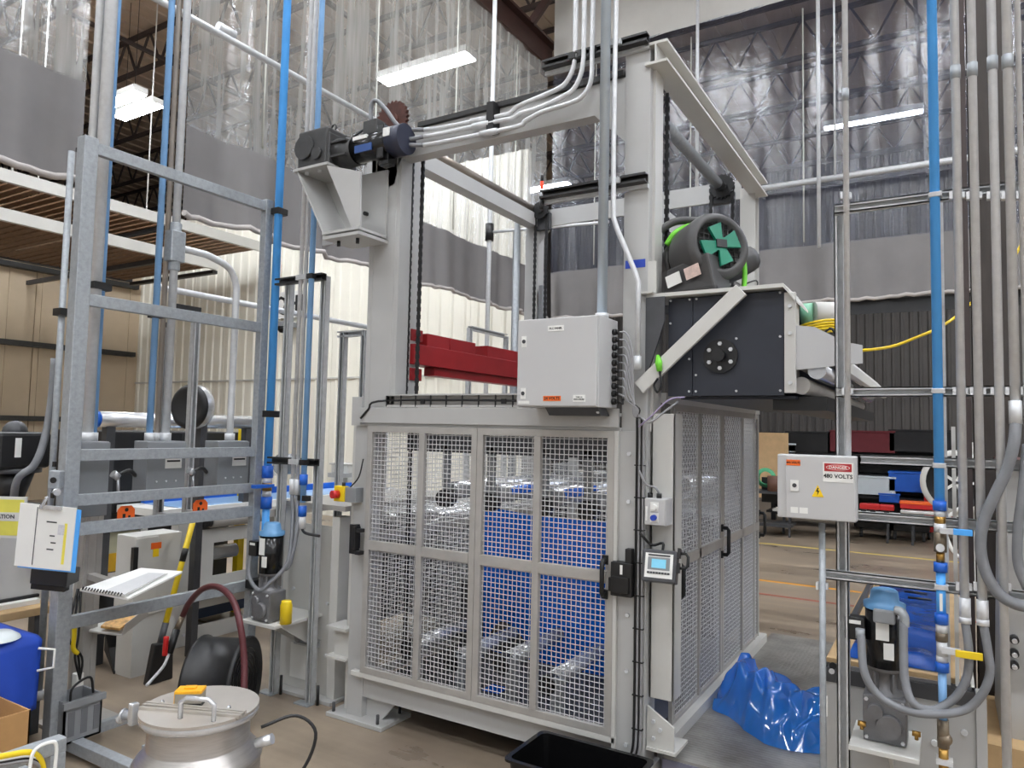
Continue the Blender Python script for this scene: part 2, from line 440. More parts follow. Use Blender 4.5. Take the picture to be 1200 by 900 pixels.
wb = ribwall('wall_back', wpanel, -15.44, -5.44, 9.35, 5.9)
box('seam_flashing', cream, wb, -15.4, -5.44, 9.30, 9.35, 2.42, 2.45)
struct(MB().box(-26.1, -26, -6, 21, 0, 9).build('wall_outer', dpanel)); ribwall('wall_far', dpanel, -26, 10, 20.4, 9, 1.0, 5)
struct(MB().box(9.9, 10, -6, 21, 0, 9).build('wall_right', neutralw))
struct(MB().box(-26, 10, -6.1, -6, 0, 9).build('wall_rear', neutralw))

# sign on the white wall
s1, s2 = A(327, 343, y=9.28), A(357, 371, y=9.28)
t = thing('wall_sign', (s1.x, 9.28, s2.z), 'white wall sign with black letters QH1 on the ribbed white wall', 'sign')
box('board', white, t, s1.x-.12, s2.x, 9.27, 9.3, s2.z, s1.z)
text('lettering', 'QH1', .42, ((s1.x+s2.x)/2-.03, 9.268, (s1.z+s2.z)/2), X, Z, ink, t)
t = thing('dome_camera', A(331, 382, y=9.2), 'small dark dome camera on a white arm under the wall sign', 'camera')
c = A(331, 381, y=9.1); box('arm', mgrey, t, c.x-.18, c.x+.16, 9.02, 9.3, c.z-.03, c.z+.06); MB().sphere(c-Z*.06, .09).build('dome', blackg, t)

# brown roof girder over the curtain run
t = thing('roof_girder', (XC-.1, 8, 7.0), 'dark brown steel roof girder above the left curtain', 'girder')
m = MB().box(XC-.2, XC+.02, 1, 9.4, 7.0, 7.04).box(XC-.11, XC-.08, 1, 9.4, 7.04, 7.4).box(XC-.2, XC+.02, 1, 9.4, 7.4, 7.44).build('beam', brown, t)
for k, (a, b) in enumerate((((XC, 8.6, 7.4), (XC+1.0, 9.0, 9)), ((XC, 7.6, 7.4), (XC+.2, 8.4, 9)))): MB().bar(a, b, .1, .1).build('brace', brown, t)


# ---------------------------------------------------------------- curtains
def curtain(name, label, along, fixed, a, b, bands, seed, amp=.05, hem=True, phase=0.):
    rnd = random.Random(seed); L = b-a; knots = [rnd.uniform(.4, 1.3) for _ in range(60)]

    def wob(s, z):
        tt = s*2.2+phase; k = int(tt) % 59; fr = tt-int(tt); am = knots[k]*(1-fr)+knots[k+1]*fr
        top = max(0, min(1, (z-3.2)/4))
        amp_ = amp*(1+1.3*max(0, 1-(z-3.2)/.8))
        return amp_*am*math.sin(s*7+1.7*math.sin(s*1.7+seed))*(1-.6*top)+amp_*.35*math.sin(s*19+2*math.sin(s*3.1)+seed)*(.4+.6*(1-top))
    t = thing(name, (fixed, (a+b)/2, 3.2) if along == 'y' else ((a+b)/2, fixed, 3.2), label, 'curtain')
    for pn, mat, z0, z1, nz in bands:
        m = MB(); nu = int(L/.06)

        def fn(u, v):
            s = a+L*u; z = z0+(z1-z0)*v
            if pn == 'grey_band' and v == 0: z += .012*math.sin(s*4+seed)
            q = fixed+wob(s, z)
            return Vector((q, s, z)) if along == 'y' else Vector((s, q, z))
        m.grid(fn, nu, nz); m.build(pn, mat, t)
    if hem:
        pts = []
        for i in range(int(L/.08)+1):
            s = a+L*i/int(L/.08); q = fixed+wob(s, 3.2)+.02
            pts.append((q, s, 3.2+.012*math.sin(s*4+seed)+.008*math.sin(s*31)) if along == 'y' else (s, q-.05, 3.2+.012*math.sin(s*4+seed)+.008*math.sin(s*31)))
        MB().tube(pts, .024, 6).build('hem_pocket', M('hem_'+name+str(seed), (176, 170, 166), .7), t)
    # welded strip seams and hanging grommets
    sm = MB()
    for k in range(int(L/1.4)):
        s = a+.7+1.4*k; q = fixed+wob(s, 5)
        pts = [((fixed+wob(s, z)+.006, s, z) if along == 'y' else (s, fixed+wob(s, z)-.006, z)) for z in (3.95, 4.6, 5.3, 6.0, 6.9)]
        sm.tube(pts, .009, 4)
    sm.build('seam', M('seam_'+name+str(seed), (198, 198, 190), .4), t)
    return t


bandsL = (('clear_panel', vinyl, 3.89, 6.98, 14), ('grey_band', curtg, 3.2, 3.9, 5))
curtain('vinyl_curtain', 'clear vinyl and grey curtain strip at the far left edge beside the gap', 'y', XC, -2.0, 2.56, bandsL, 3, .025)
curtain('vinyl_curtain', 'long clear vinyl curtain with grey lower band running behind the machine', 'y', XC, 3.32, 9.1, bandsL, 5, .032)
curtain('vinyl_curtain', 'dark see-through vinyl curtain with grey lower band behind the blower', 'x', YC, -4.95, 6.0,
        (('clear_panel', vinyl2, 3.89, 7.08, 14), ('grey_band', curtg, 3.2, 3.9, 5), ('white_top', curtw, 7.06, 8.95, 8)), 8, .03)
bc_ = [o for o in bpy.data.objects if o.get('label', '').startswith('dark see-through')][0]
MB().grid(lambda u, v: Vector((-1.6+7.4*u, 9.24+.02*math.sin(u*40), 3.02+.17*v)), 90, 2).build('dark_skirt', black, bc_)
# rails and poles by the curtains
t = thing('curtain_rail', (-4.8, 3.5, 4.6), 'grey horizontal pipe crossing the left curtain high up', 'pipe')
tube('pipe', emt, t, [(-4.8, .5, 4.62), (-4.8, 5.35, 4.62)], .028, 10); cyl('coupling', emt, t, A(262, 34, x=-4.8)-Y*.05, A(262, 34, x=-4.8)+Y*.1, .036)
q = A(1000, 205, y=9.0)
t = thing('conduit_run', (0, 9.0, q.z), 'thin horizontal conduit in front of the dark vinyl curtain', 'pipe')
tube('pipe', emt, t, [(A(885, 222, y=9.0).x, 9.0, q.z), (4, 9.0, q.z)], .035, 10)
q = A(575, 215, x=-4.6)
t = thing('support_pole', (q.x, q.y, 0), 'thin galvanised pole with black clamp in front of the long curtain', 'pole')
tube('pole', emt, t, [(q.x, q.y, 0), (q.x, q.y, 8.9)], .028, 10); c = A(573, 272, x=-4.6)
cyl('clamp', black, t, (q.x, q.y, c.z-.1), (q.x, q.y, c.z+.1), .05); tube('arm', emt, t, [(q.x, q.y, c.z), (q.x+1.4, q.y+.3, c.z+.02)], .018)
# thin drop rods against the dark curtain
for px, lab in ((959, 'slim vertical white rod left of the grey conduit against the dark curtain'), (978, 'short slim rod hanging against the dark curtain near the lit lamp'), (817, 'slim pale rod seen through the machine top right')):
    q = A(px, 120, y=8.9); e = A(px, {959: 290, 978: 205, 817: 225}[px], y=8.9)
    tag(MB().cyl((q.x, 8.9, e.z), (q.x, 8.9, 8.9), .022 if px != 978 else .012, n=8).build('hanging_rod', emt), lab, 'rod')


# ---------------------------------------------------------------- luminaires
def lamp(c, L, w_, label, ax=(1, 0, 0)):
    c = Vector(c); ax = Vector(ax); t = thing('ceiling_light', c, label, 'light', 'high luminaires under the roof')
    s = Vector((-ax.y, ax.x, 0))
    MB().obox(c+Z*.06, ax*L/2, s*w_/2, Z*.05).build('housing', white, t)
    MB().obox(c, ax*(L/2-.02), s*(w_/2-.02), Z*.012).build('lens', lens, t)
    for k in (-1, 1): MB().cyl(c+ax*k*L*.35+Z*.1, Vector((c.x, c.y, 8.98))+ax*k*L*.35, .006, n=6).build('hanger', darkstrut, t)


q = A(141, 118, z=6.9); lamp(q, 1.15, .24, 'left lamp of the bright pair in the curtain gap')
q = A(162, 131, z=6.9); lamp(q, 1.15, .24, 'right lamp of the bright pair in the curtain gap')
q = A(1022, 141, z=6.9); lamp(q, 1.5, .16, 'lit strip lamp glowing through the dark curtain at upper right')
q = A(498, 82, z=7.0); lamp(q, 1.7, .3, 'lit lamp glowing through the left curtain above the gearmotor')
q = A(634, 221, z=7.2); lamp(q, 1.5, .3, 'low lit lamp glowing through the curtain corner behind the machine')
for i, xx in enumerate((-9.5, -3.6, .4, 4.6, 8)):
    for j, yy in enumerate((-4, -.6, 2.6, 5.6)):
        if xx == -9.5 and j == 3: yy = 6.2; xx_ = -7.6  # unseen lamp put here to brighten the ribbed white wall
        else: xx_ = xx
        lamp((xx_, yy, 7.8), 1.8, .4, 'high luminaire over the working aisle out of the picture')
for xx, yy in ((2.7, 10.6), (2.7, 13.2), (5.6, 12), (5.6, 16), (3.6, 17)): lamp((xx, yy, 8.0), 1.8, .4, 'unseen luminaire added to brighten the far bay behind the curtain')  # out-of-view lamps added to lift the far floor and bay
for xx, yy in ((-12.2, 2.2), (-10.2, 4.6)): lamp((xx, yy, 7.8), 1.8, .4, 'unseen luminaire added beside the beige wall to brighten the white wall')  # two more unseen lamps, added to light up the white wall

# ---------------------------------------------------------------- storage mezzanine under the left curtain
XR = -11.0
t = thing('storage_rack', (-12, 5, 0), 'two level storage mezzanine with stained wooden slats by the beige wall', 'rack')
for (z0, y1) in ((4.82, 8.95), (4.28, 8.0)):
    box('front_beam', cream, t, XR, XR+.08, -2, y1, z0, z0+.17); box('rear_beam', dgrey, t, -13.6, -13.5, -2, y1, z0, z0+.17)
    m = MB(); k = -2.0
    while k < y1-.1:
        m.box(-13.5, XR, k, k+.1+random.random()*.03, z0+.02, z0+.045); k += .16
    m.build('deck_slats', woodd, t, kind='stuff')
    for yy in (-.5, 2., 4.5, 7.): box('cross_joist', dgrey, t, -13.5, XR, yy, yy+.06, z0-.06, z0+.02)
for yy in (-.5, 2., 4.5, 7.):
    for z0 in (4.76, 4.22): box('wall_bracket', dgrey, t, -15.42, -13.5, yy, yy+.06, z0, z0+.08)
for px in (12, 43, 172):
    q = A(px, 240, x=XR+.04); cyl('hanging_rod', white, t, (q.x, q.y, 4.9), (q.x, q.y, 8.98), .012, n=6)
box('end_edge', black, t, -13.5, XR, 7.95, 8.05, 4.22, 4.28)

# ================================================================ THE MESH-GUARDED MACHINE
XL, XRT, YF, YB = -2.79, -1.1, 3.02, 5.1
mach = thing('guarded_machine', (-1.95, 4.05, 0), 'tall light grey machine frame with wire mesh gates and blue film inside', 'machine')
# columns
m = MB().box(-2.79, -2.755, 3.02, 3.2, 1.66, 3.12).box(-2.755, -2.60, 3.02, 3.035, 1.66, 3.12).box(-2.60, -2.57, 3.02, 3.2, 1.66, 3.12).box(-2.755, -2.60, 3.19, 3.2, 1.66, 3.12)
m.build('column', grey, mach, .003)
m = MB().box(-1.246, -1.125, 3.02, 3.15, .02, 3.36)
m.build('column', grey, mach, .004)
MB().box(-1.125, -1.112, 3.06, 3.16, 1.6, 3.28).build('column_guide', cream, mach)
m = MB().box(-1.2, -1.1, 5.0, 5.012, .1, 3.3).box(-1.2, -1.1, 5.108, 5.12, .1, 3.3).box(-1.155, -1.145, 5.012, 5.108, .1, 3.3); m.build('column', cream, mach)
m = MB().box(-2.92, -2.80, 5.0, 5.1, .1, 3.24); m.build('column', grey, mach, .003)
box('guide_rail', mgrey, mach, -2.775, -2.745, 4.98, 5.06, .5, 2.75)
# lower front-left leg, foot, and bracket plates
box('leg', grey, mach, -2.845, -2.735, 3.02, 3.12, .02, 1.68, .003)
box('leg', cream, mach, -2.90, -2.846, 3.06, 3.16, .02, 1.62, .003)
box('foot_plate', grey, mach, -2.95, -2.55, 2.97, 3.22, 0, .022, .003)
MB().prism([(-2.735, 3.06, .022), (-2.62, 3.06, .022), (-2.50, 3.06, .155), (-2.735, 3.06, .155)], (0, .012, 0)).build('foot_gusset', grey, mach)
for dx, dy in ((-2.92, 3.0), (-2.60, 3.0), (-2.60, 3.18)): cyl('anchor_bolt', dgrey, mach, (dx, dy, .02), (dx, dy, .07), .009, n=6)
box('bracket_plate', cream, mach, -3.0, -2.85, 3.0, 3.15, .46, .475); box('bracket_plate', cream, mach, -3.0, -2.85, 3.0, 3.15, .30, .312); box('bracket_web', cream, mach, -2.97, -2.86, 3.04, 3.06, .312, .46)
box('corner_plate', grey, mach, -2.86, -2.79, 3.0, 3.02, 1.6, 1.76)
# header, sill, skirt
m = MB().box(-2.79, -1.245, 3.0, 3.08, 1.665, 1.68).box(-2.79, -1.245, 2.985, 3.0, 1.615, 1.70).box(-2.79, -1.245, 3.0, 3.1, 1.60, 1.615); m.build('header_beam', grey, mach, .003)
m = MB().box(-2.79, -1.245, 2.985, 3.08, .245, .272); m.build('sill', cream, mach, .003)
MB().box(-2.735, -1.245, 3.03, 3.05, .13, .245).box(-2.735, -1.245, 3.05, 3.1, .13, .15).build('skirt_beam', grey, mach)
# bolted jamb flange beside the gate and the C-channel
box('jamb_flange', grey, mach, -1.247, -1.165, 3.005, 3.02, .18, 1.6, .002)
box('jamb_lip', cream, mach, -1.262, -1.247, 2.985, 3.02, .16, 1.6)
b0 = cyl('bolt', emt, mach, (-1.2, 3.005, 1.5), (-1.2, 2.995, 1.5), .009, n=6)
for z_ in (1.29, .95-.15, .56, .25): inst(b0, mach, (.0, 0, z_-1.5))
m = MB().box(-1.12, -1.01, 3.06, 3.07, .45, 1.68).box(-1.02, -1.01, 3.06, 3.16, .45, 1.68).box(-1.12, -1.11, 3.06, 3.16, .45, 1.68); m.build('channel_post', cream, mach, .002)
MB().prism([(-1.12, 3.04, .25), (-1.0, 3.04, .25), (-1.0, 3.04, .35), (-1.12, 3.04, .42)], (0, .012, 0)).build('channel_foot', cream, mach)
box('channel_foot', cream, mach, -1.12, -.99, 3.03, 3.2, .238, .25)
box('post_base', cream, mach, -1.25, -1.1, 3.0, 3.16, 0, .16)
for dx, dz in ((-1.09, .29), (-1.06, .33), (-1.09, .36)): cyl('bolt', emt, mach, (dx, 3.04, dz), (dx, 3.03, dz), .009, n=6)
# top framing
m = MB().box(-1.145, -1.04, 3.0, 5.12, 3.345, 3.357).box(-1.145, -1.04, 3.0, 5.12, 3.255, 3.267).box(-1.098, -1.09, 3.0, 5.12, 3.267, 3.345); m.build('top_beam', cream, mach)
m = MB().box(-2.9, -2.8, 3.1, 5.1, 3.325, 3.335).box(-2.9, -2.8, 3.1, 5.1, 3.235, 3.245).box(-2.855, -2.845, 3.1, 5.1, 3.245, 3.325).box(-2.805, -2.8, 3.1, 5.1, 3.245, 3.325); m.build('top_beam', grey, mach)
shl = cyl('lift_shaft', M('tan_shaft_steel', (150, 140, 130), .35, .6, var=.1), mach, (-2.84, 3.2, 3.375), (-2.84, 4.98, 3.375), .034)
shr = cyl('lift_shaft', galv, mach, (-1.19, 3.1, 3.145), (-1.19, 4.42, 3.145), .032)
g1 = [(-2.575, 3.02, 3.085), (-1.245, 3.02, 3.085), (-1.245, 3.02, 3.235), (-2.79, 3.02, 3.235), (-2.79, 3.02, 2.98), (-2.70, 3.02, 2.93), (-2.62, 3.02, 2.95), (-2.595, 3.02, 3.04)]
MB().prism(g1, (0, .016, 0)).build('front_beam', grey, mach)
MB().box(-2.575, -1.245, 3.036, 3.1, 3.085, 3.1).box(-2.79, -1.245, 3.036, 3.1, 3.225, 3.235).build('front_beam_flange', grey, mach)
MB().prism([(-1.245, 3.0195, 3.085), (-1.40, 3.0195, 3.085), (-1.245, 3.0195, 2.93)], (0, .012, 0)).build('beam_gusset', grey, mach)
box('cable_tray', darkstrut, mach, -2.45, -1.25, 3.0, 3.06, 3.237, 3.262)
box('rear_beam', grey, mach, -2.8, -1.2, 5.02, 5.04, 3.235, 3.37)
MB().prism([(-2.8, 5.02, 3.235), (-2.68, 5.02, 3.235), (-2.8, 5.02, 3.1)], (0, .012, 0)).build('beam_gusset', grey, mach)
for z_, xl in ((3.375, -1.66), (2.73, -1.66)):
    strut(MB(), (xl, 2.985, z_), (-1.125, 2.985, z_), (0, -1, 0)).build('strut_rail', darkstrut, mach); 
    box('strut_back', strutm, mach, xl, -1.125, 3.0, 3.019, z_-.04, z_-.022)
t_ = cyl('beacon', redlamp, mach, (-1.66, 2.99, 2.765), (-1.66, 2.99, 2.80), .008); cyl('beacon_stem', black, mach, (-1.66, 2.99, 2.80), (-1.66, 2.99, 2.83), .008); cyl('beacon_base', black, mach, (-1.66, 2.99, 2.66), (-1.66, 2.99, 2.71), .010)


# chains and chain wheels
def chain(a, b, parent, mat=black, w_=.012):
    a, b = Vector(a), Vector(b); L = (b-a).length; n = int(L/.022); d = (b-a)/n; m = MB()
    for k in range(n):
        c = a+d*(k+.5); dn = d.normalized(); s = X if abs(dn.x) < .8 else Y
        m.obox(c, s*(w_*(1. if k % 2 else .62)), dn*(.011*1.15), dn.cross(s)*(.0045 if k % 2 else .006))
    return m.build('lift_chain', mat, parent)


def wheel(c, axis, r, parent, mat=black, th=.02, teeth=18, name='chain_wheel'):
    c, ax = Vector(c), Vector(axis).normalized(); t0 = Z if abs(ax.z) < .9 else X; u = ax.cross(t0).normalized(); v = ax.cross(u); pts = []
    for k in range(teeth*2):
        q = math.pi*k/teeth; rr = r*(1 if k % 2 else .86); pts.append(c+(u*math.cos(q)+v*math.sin(q))*rr)
    m = MB().prism(pts, ax*th); m.cyl(c-ax*.02, c+ax*(th+.02), r*.4, n=16)
    return m.build(name, mat, parent)


for xx in (-2.575, -2.50): chain((xx, 3.12, 1.69), (xx, 3.12, 3.3), mach)
chain((-2.80, 4.95, 1.5), (-2.80, 4.95, 3.33), mach); chain((-2.70, 4.95, 1.5), (-2.70, 4.95, 3.33), mach)
chain((-1.105, 3.2, 2.2), (-1.105, 3.2, 3.2), mach); chain((-1.105, 4.42, 2.1), (-1.105, 4.42, 3.13), mach); chain((-1.24, 4.42, 2.1), (-1.24, 4.42, 3.13), mach)
wheel((-2.75, 4.93, 3.35), Y, .075, mach); wheel((-1.17, 4.40, 3.13), Y, .08, mach)
box('bearing_block', dgrey, mach, -2.82, -2.69, 4.98, 5.02, 3.2, 3.34, .004); box('bearing_block', dgrey, mach, -1.25, -1.1, 4.43, 4.47, 3.03, 3.1, .004)
wheel((-2.70, 3.07, 3.35), Y, .12, mach, rust, .02, 26)
chain((-2.80, 3.05, 3.36), (-2.95, 2.95, 3.22), mach)
box('rear_post', mgrey, mach, -3.07, -3.02, 5.05, 5.09, .1, 3.25)
cyl('rear_tube', galv, mach, (-2.97, 4.95, .1), (-2.97, 4.95, 3.27), .025)
box('cross_member', grey, mach, -1.2, -1.19, 3.2, 5.0, 2.62, 2.72)
box('rear_cross_member', grey, mach, -2.8, -1.2, 5.06, 5.08, 2.5, 2.62) if False else None

uw = thing('backdrop_machine', (-2.1, 5.8, 0), 'dark grey machine housing added as a backdrop behind the mesh enclosure', 'machine')  # housing added to darken the view through the mesh
box('body', dgrey, uw, -3.0, -1.5, 5.5, 6.3, 0, .95, .01); box('top_cover', mgrey, uw, -3.0, -1.5, 5.5, 6.3, .95, .98, .004); cyl('backdrop_roll', chrome, uw, (-2.9, 5.9, 1.15), (-1.6, 5.9, 1.15), .1, n=24); box('backdrop_cheek_plate', mgrey, uw, -3.0, -2.95, 5.7, 6.1, .98, 1.3); box('backdrop_cheek_plate', mgrey, uw, -1.55, -1.5, 5.7, 6.1, .98, 1.3)  # all parts of the added backdrop housing
# red lifting beam inside the frame
rb = thing('red_lifting_beam', (-2.56, 4, 1.9), 'dark red steel spreader beam crossing behind the chains', 'beam')
box('main_beam', red, rb, -2.66, -2.54, 3.14, 4.75, 1.95, 2.065, .003)
box('lower_flange', red, rb, -2.64, -2.56, 3.36, 4.7, 1.90, 1.95, .003)
box('end_block', red, rb, -2.66, -2.56, 3.14, 3.24, 2.085, 2.15, .003); box('end_block', red, rb, -2.66, -2.56, 3.14, 3.24, 1.86, 1.93, .003)
for y0, y1 in ((3.28, 3.50), (3.505, 3.78), (3.92, 4.3), (4.305, 4.7)): box('top_block', red, rb, -2.66, -2.56, y0, y1, 2.066, 2.14, .003)
for yy in (3.19,): cyl('pin', dgrey, rb, (-2.56, yy, 2.12), (-2.545, yy, 2.12), .012)


# ---------------------------------------------------------------- gates
def ring(P, inner, e):
    """closed rectangular frame: outer corner loop P, inner corner loop, extruded by e"""
    P, Q, e = [Vector(p) for p in P], [Vector(p) for p in inner], Vector(e); m = MB()
    m.add(P+Q+[p+e for p in P]+[q+e for q in Q], [f for i in range(4) for k in [(i+1) % 4] for f in ((i, k, 4+k, 4+i), (8+i, 12+i, 12+k, 8+k), (i, 8+i, 8+k, k), (4+i, 4+k, 12+k, 12+i))])
    return m


def gate(x0, x1, parent_name, nb, handles):
    z0, z1, zm, fw = .272, 1.60, .955, .034; y0, y1 = 2.985, 3.01
    gt = ring([(x0, y0, z0), (x1, y0, z0), (x1, y0, z1), (x0, y0, z1)], [(x0+fw, y0, z0+fw), (x1-fw, y0, z0+fw), (x1-fw, y0, z1-fw), (x0+fw, y0, z1-fw)], (0, y1-y0, 0)).build('gate', alu, mach, .002)
    xe = [x0+fw]+list(nb)+[x1-fw]
    for k in range(len(xe)-1): box('middle_rail', alu, gt, xe[k]+(.018 if k else 0), xe[k+1]-(.018 if k+2 < len(xe) else 0), y0-.004, y1, zm-.025, zm+.025, .002)
    for xb in nb: box('mullion', alu, gt, xb-.018, xb+.018, y0-.004, y1, z0+fw, z1-fw, .002)
    woven((x0+fw*.5, y1-.008, z0+fw*.5), X, Z, x1-x0-fw, z1-z0-fw, .0245, .0022).build('wire_mesh', wire, gt, kind='stuff')
    return gt


ga = gate(-2.725, -2.0, 'gate', (-2.346,), 0)
gb = gate(-1.998, -1.263, 'gate', (-1.655,), 0)
# handles and latches
MB().box(-2.805, -2.755, 2.955, 2.985, .90, 1.06).box(-2.755, -2.72, 2.945, 2.985, 1.02, 1.04).box(-2.755, -2.72, 2.945, 2.985, .90, .92).box(-2.77, -2.75, 2.94, 2.985, .93, 1.05).build('latch', black, ga, .003)


def pull(o, out, up, L, parent, r=.009):
    o, out, up = Vector(o), Vector(out), Vector(up)
    P = [o-up*L/2, o-up*L/2+out*.04, o+up*L/2+out*.04, o+up*L/2]
    m = MB(); P2 = [P[0], P[0]+out*.03, P[1]+up*.012, P[2]-up*.012, P[3]+out*.03, P[3]]
    m.tube(P2, r, 8); m.obox(P[0]+out*.003, up*.02, out*.006, out.cross(up)*.013); m.obox(P[3]+out*.003, up*.02, out*.006, out.cross(up)*.013)
    return m.build('handle', black, parent)


pull((-1.298, 2.985, .955), (0, -1, 0), Z, .15, gb, .011)
lt = MB().box(-1.262, -1.165, 2.955, 3.004, .885, 1.03).box(-1.275, -1.262, 2.96, 2.99, .90, .96).box(-1.20, -1.17, 2.965, 3.0, 1.03, 1.09).box(-1.255, -1.175, 2.945, 2.955, .90, .97)
lo = lt.build('interlock_switch', black, mach, .003); box('switch_label', white, lo, -1.218, -1.206, 2.9535, 2.9548, .98, 1.02)
# side gates (right side)
xs = -1.105
for y0, y1, yb in ((3.33, 4.205, 3.76), (4.21, 5.14, 4.675)):
    gt = ring([(xs-.02, y0, .22), (xs-.02, y1, .22), (xs-.02, y1, 1.735), (xs-.02, y0, 1.735)], [(xs-.02, y0+.035, .255), (xs-.02, y1-.035, .255), (xs-.02, y1-.035, 1.70), (xs-.02, y0+.035, 1.70)], (.02, 0, 0)).build('side_gate', alu, mach, .002)
    box('middle_rail', alu, gt, xs-.02, xs+.004, y0, y1, .95, 1.0)
    box('mullion', alu, gt, xs-.02, xs+.004, yb-.014, yb+.014, .255, 1.70)
    woven((xs-.01, y0+.02, .24), Y, Z, y1-y0-.04, 1.475, .0245, .002).build('wire_mesh', wire, gt, kind='stuff')
    pull((xs, y1-.02 if y0 < 4 else y1+.0, .985), X, Z, .15, gt, .011)
    if y0 < 4: pull((xs, 3.36, .90), X, Z, .15, gt, .011)
box('side_sill', cream, mach, -1.13, -1.07, 3.2, 5.2, .1, .24); box('side_header', cream, mach, -1.14, -1.1, 3.2, 5.15, 1.735, 1.78)
# left side mesh
gt = ring([(-2.76, 3.12, .2), (-2.76, 5.0, .2), (-2.76, 5.0, 1.66), (-2.76, 3.12, 1.66)], [(-2.76, 3.155, .25), (-2.76, 4.97, .25), (-2.76, 4.97, 1.62), (-2.76, 3.155, 1.62)], (.025, 0, 0)).build('side_gate', alu, mach)
box('middle_rail', alu, gt, -2.76, -2.735, 3.155, 4.97, .95, 1.0)
woven((-2.745, 3.14, .22), Y, Z, 1.84, 1.42, .0245, .002).build('wire_mesh', wire, gt, kind='stuff')

# ---------------------------------------------------------------- inside: rollers, plates, dark beam
box('inner_beam', dgrey, mach, -2.72, -1.2, 4.9, 5.0, 1.36, 1.52); box('inner_beam', dgrey, mach, -2.70, -1.2, 3.3, 3.36, 1.46, 1.56)
box('base_tray', dgrey, mach, -2.74, -1.2, 3.1, 5.05, .16, .19)

UPX, LOX = (-2.42, -2.12, -1.79, -1.54), ((-2.593, .365), (-2.291, .35), (-1.977, .395), (-1.709, .345))
for k, xx in enumerate(UPX):
    r_ = cyl('upper_roller', chrome, mach, (xx, 3.35, 1.24), (xx, 4.85, 1.24), .05, n=20); cyl('roller_bearing', black, r_, (xx, 3.28, 1.20), (xx, 3.35, 1.20), .05); box('roller_arm', mgrey, r_, xx-.02, xx+.02, 3.30, 3.33, 1.24, 1.5)
for k, (xx, zz) in enumerate(LOX):
    r_ = cyl('lower_roller', chrome, mach, (xx, 3.28, zz), (xx, 3.86, zz), .042, n=20); cyl('roller_bearing', black, r_, (xx, 3.22, zz-.01), (xx, 3.28, zz-.01), .05); box('roller_bracket', mgrey, r_, xx+.03, xx+.09, 3.22, 3.25, .19, zz+.03)
box('side_plate', grey, mach, -2.6, -2.05, 4.3, 4.32, .55, .95)
for xx in (-2.66, -2.56): chain((xx, 3.28, .25), (xx, 3.28, 1.6), mach)
box('inner_table', mgrey, mach, -2.72, -2.2, 3.92, 4.85, .60, .63); box('inner_table_front', dgrey, mach, -2.72, -2.2, 3.92, 3.94, .2, .6); cyl('idler_roller', chrome, mach, (-2.68, 4.1, .95), (-1.4, 4.1, .95), .04)
woven((-2.72, 5.0, .22), X, Z, 1.5, 1.14, .0245, .002).build('backdrop_wire_mesh', wire, mach, kind='stuff')  # mesh added to tone down the bright background behind the gates
box('inner_post', grey, mach, -2.42, -2.36, 4.85, 4.9, .2, 1.6); box('inner_post', grey, mach, -1.95, -1.88, 4.85, 4.9, .2, 1.6)

# hanging blue film sheet; the arcs imitate its reflection in the upper rollers
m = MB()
m.grid(lambda u, v: Vector((-2.54+1.25*u, 3.89+.012*math.sin(u*9+v*2)+.03*(1-v)**2, .2+.90*v-.03*math.sin(u*3.1))), 40, 20)
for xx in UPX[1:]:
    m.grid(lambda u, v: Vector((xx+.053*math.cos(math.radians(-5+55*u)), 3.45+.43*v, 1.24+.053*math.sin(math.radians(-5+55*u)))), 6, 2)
tag(m.build('blue_film_and_reflection', filmblue), 'blue plastic film sheet hanging behind the front mesh gate with its reflection modelled on the rollers', 'film')
tag(MB().box(-2.15, -2.05, 3.32, 3.42, .195, .2).build('blue_film_scrap', filmblue), 'small blue film scrap on the tray under the rollers', 'film scrap')

# ---------------------------------------------------------------- wire duct above the gate
dt = thing('wire_duct', (-2.2, 2.99, 1.70), 'slotted grey wire duct with black cable on top of the gate header', 'duct')
box('channel', grey, dt, -2.62, -1.68, 2.985, 3.02, 1.702, 1.715); box('back_strip', alu, dt, -2.62, -1.68, 3.02, 3.024, 1.715, 1.77)
f0 = box('finger', black, dt, -2.60, -2.594, 2.984, 2.99, 1.705, 1.765)
for k in range(1, 10): inst(f0, dt, (k*.1, 0, 0))
box('lid', grey, dt, -2.62, -1.68, 2.984, 3.024, 1.764, 1.772)
for xx in (-2.36, -1.86): box('clip', black, dt, xx, xx+.025, 2.98, 2.99, 1.72, 1.745)
tube('cable', black, dt, [(-2.77, 2.975, 1.64), (-2.72, 2.98, 1.69), (-2.66, 2.99, 1.735), (-2.2, 2.99, 1.74), (-1.7, 2.99, 1.735)], .006, 6, 4)

# ---------------------------------------------------------------- control cabinet
cx0, cx1, cy0, cy1, cz0, cz1 = -1.668, -1.268, 2.80, 3.02, 1.70, 2.098
cb = thing('control_cabinet', (-1.47, 2.9, 1.70), 'large light grey control cabinet with orange 24 volts label above the gate', 'cabinet')
box('body', grey2, cb, cx0, cx1, cy0+.018, cy1, cz0, cz1, .004)
dr = box('door', grey2, cb, cx0+.003, cx1-.003, cy0, cy0+.016, cz0+.003, cz1-.003, .004)
for z_ in (1.995, 1.76):
    lk = box('lock', white, dr, cx0+.025, cx0+.05, cy0-.003, cy0, z_-.025, z_+.025); cyl('keyhole', dgrey, dr, (cx0+.0375, cy0-.006, z_), (cx0+.0375, cy0-.003, z_), .009)
box('name_plate', white, dr, -1.51, -1.43, cy0-.002, cy0, 2.035, 2.06); text('lettering', 'PLC PANEL', .013, (-1.47, cy0-.0025, 2.047), X, Z, ink, dr)
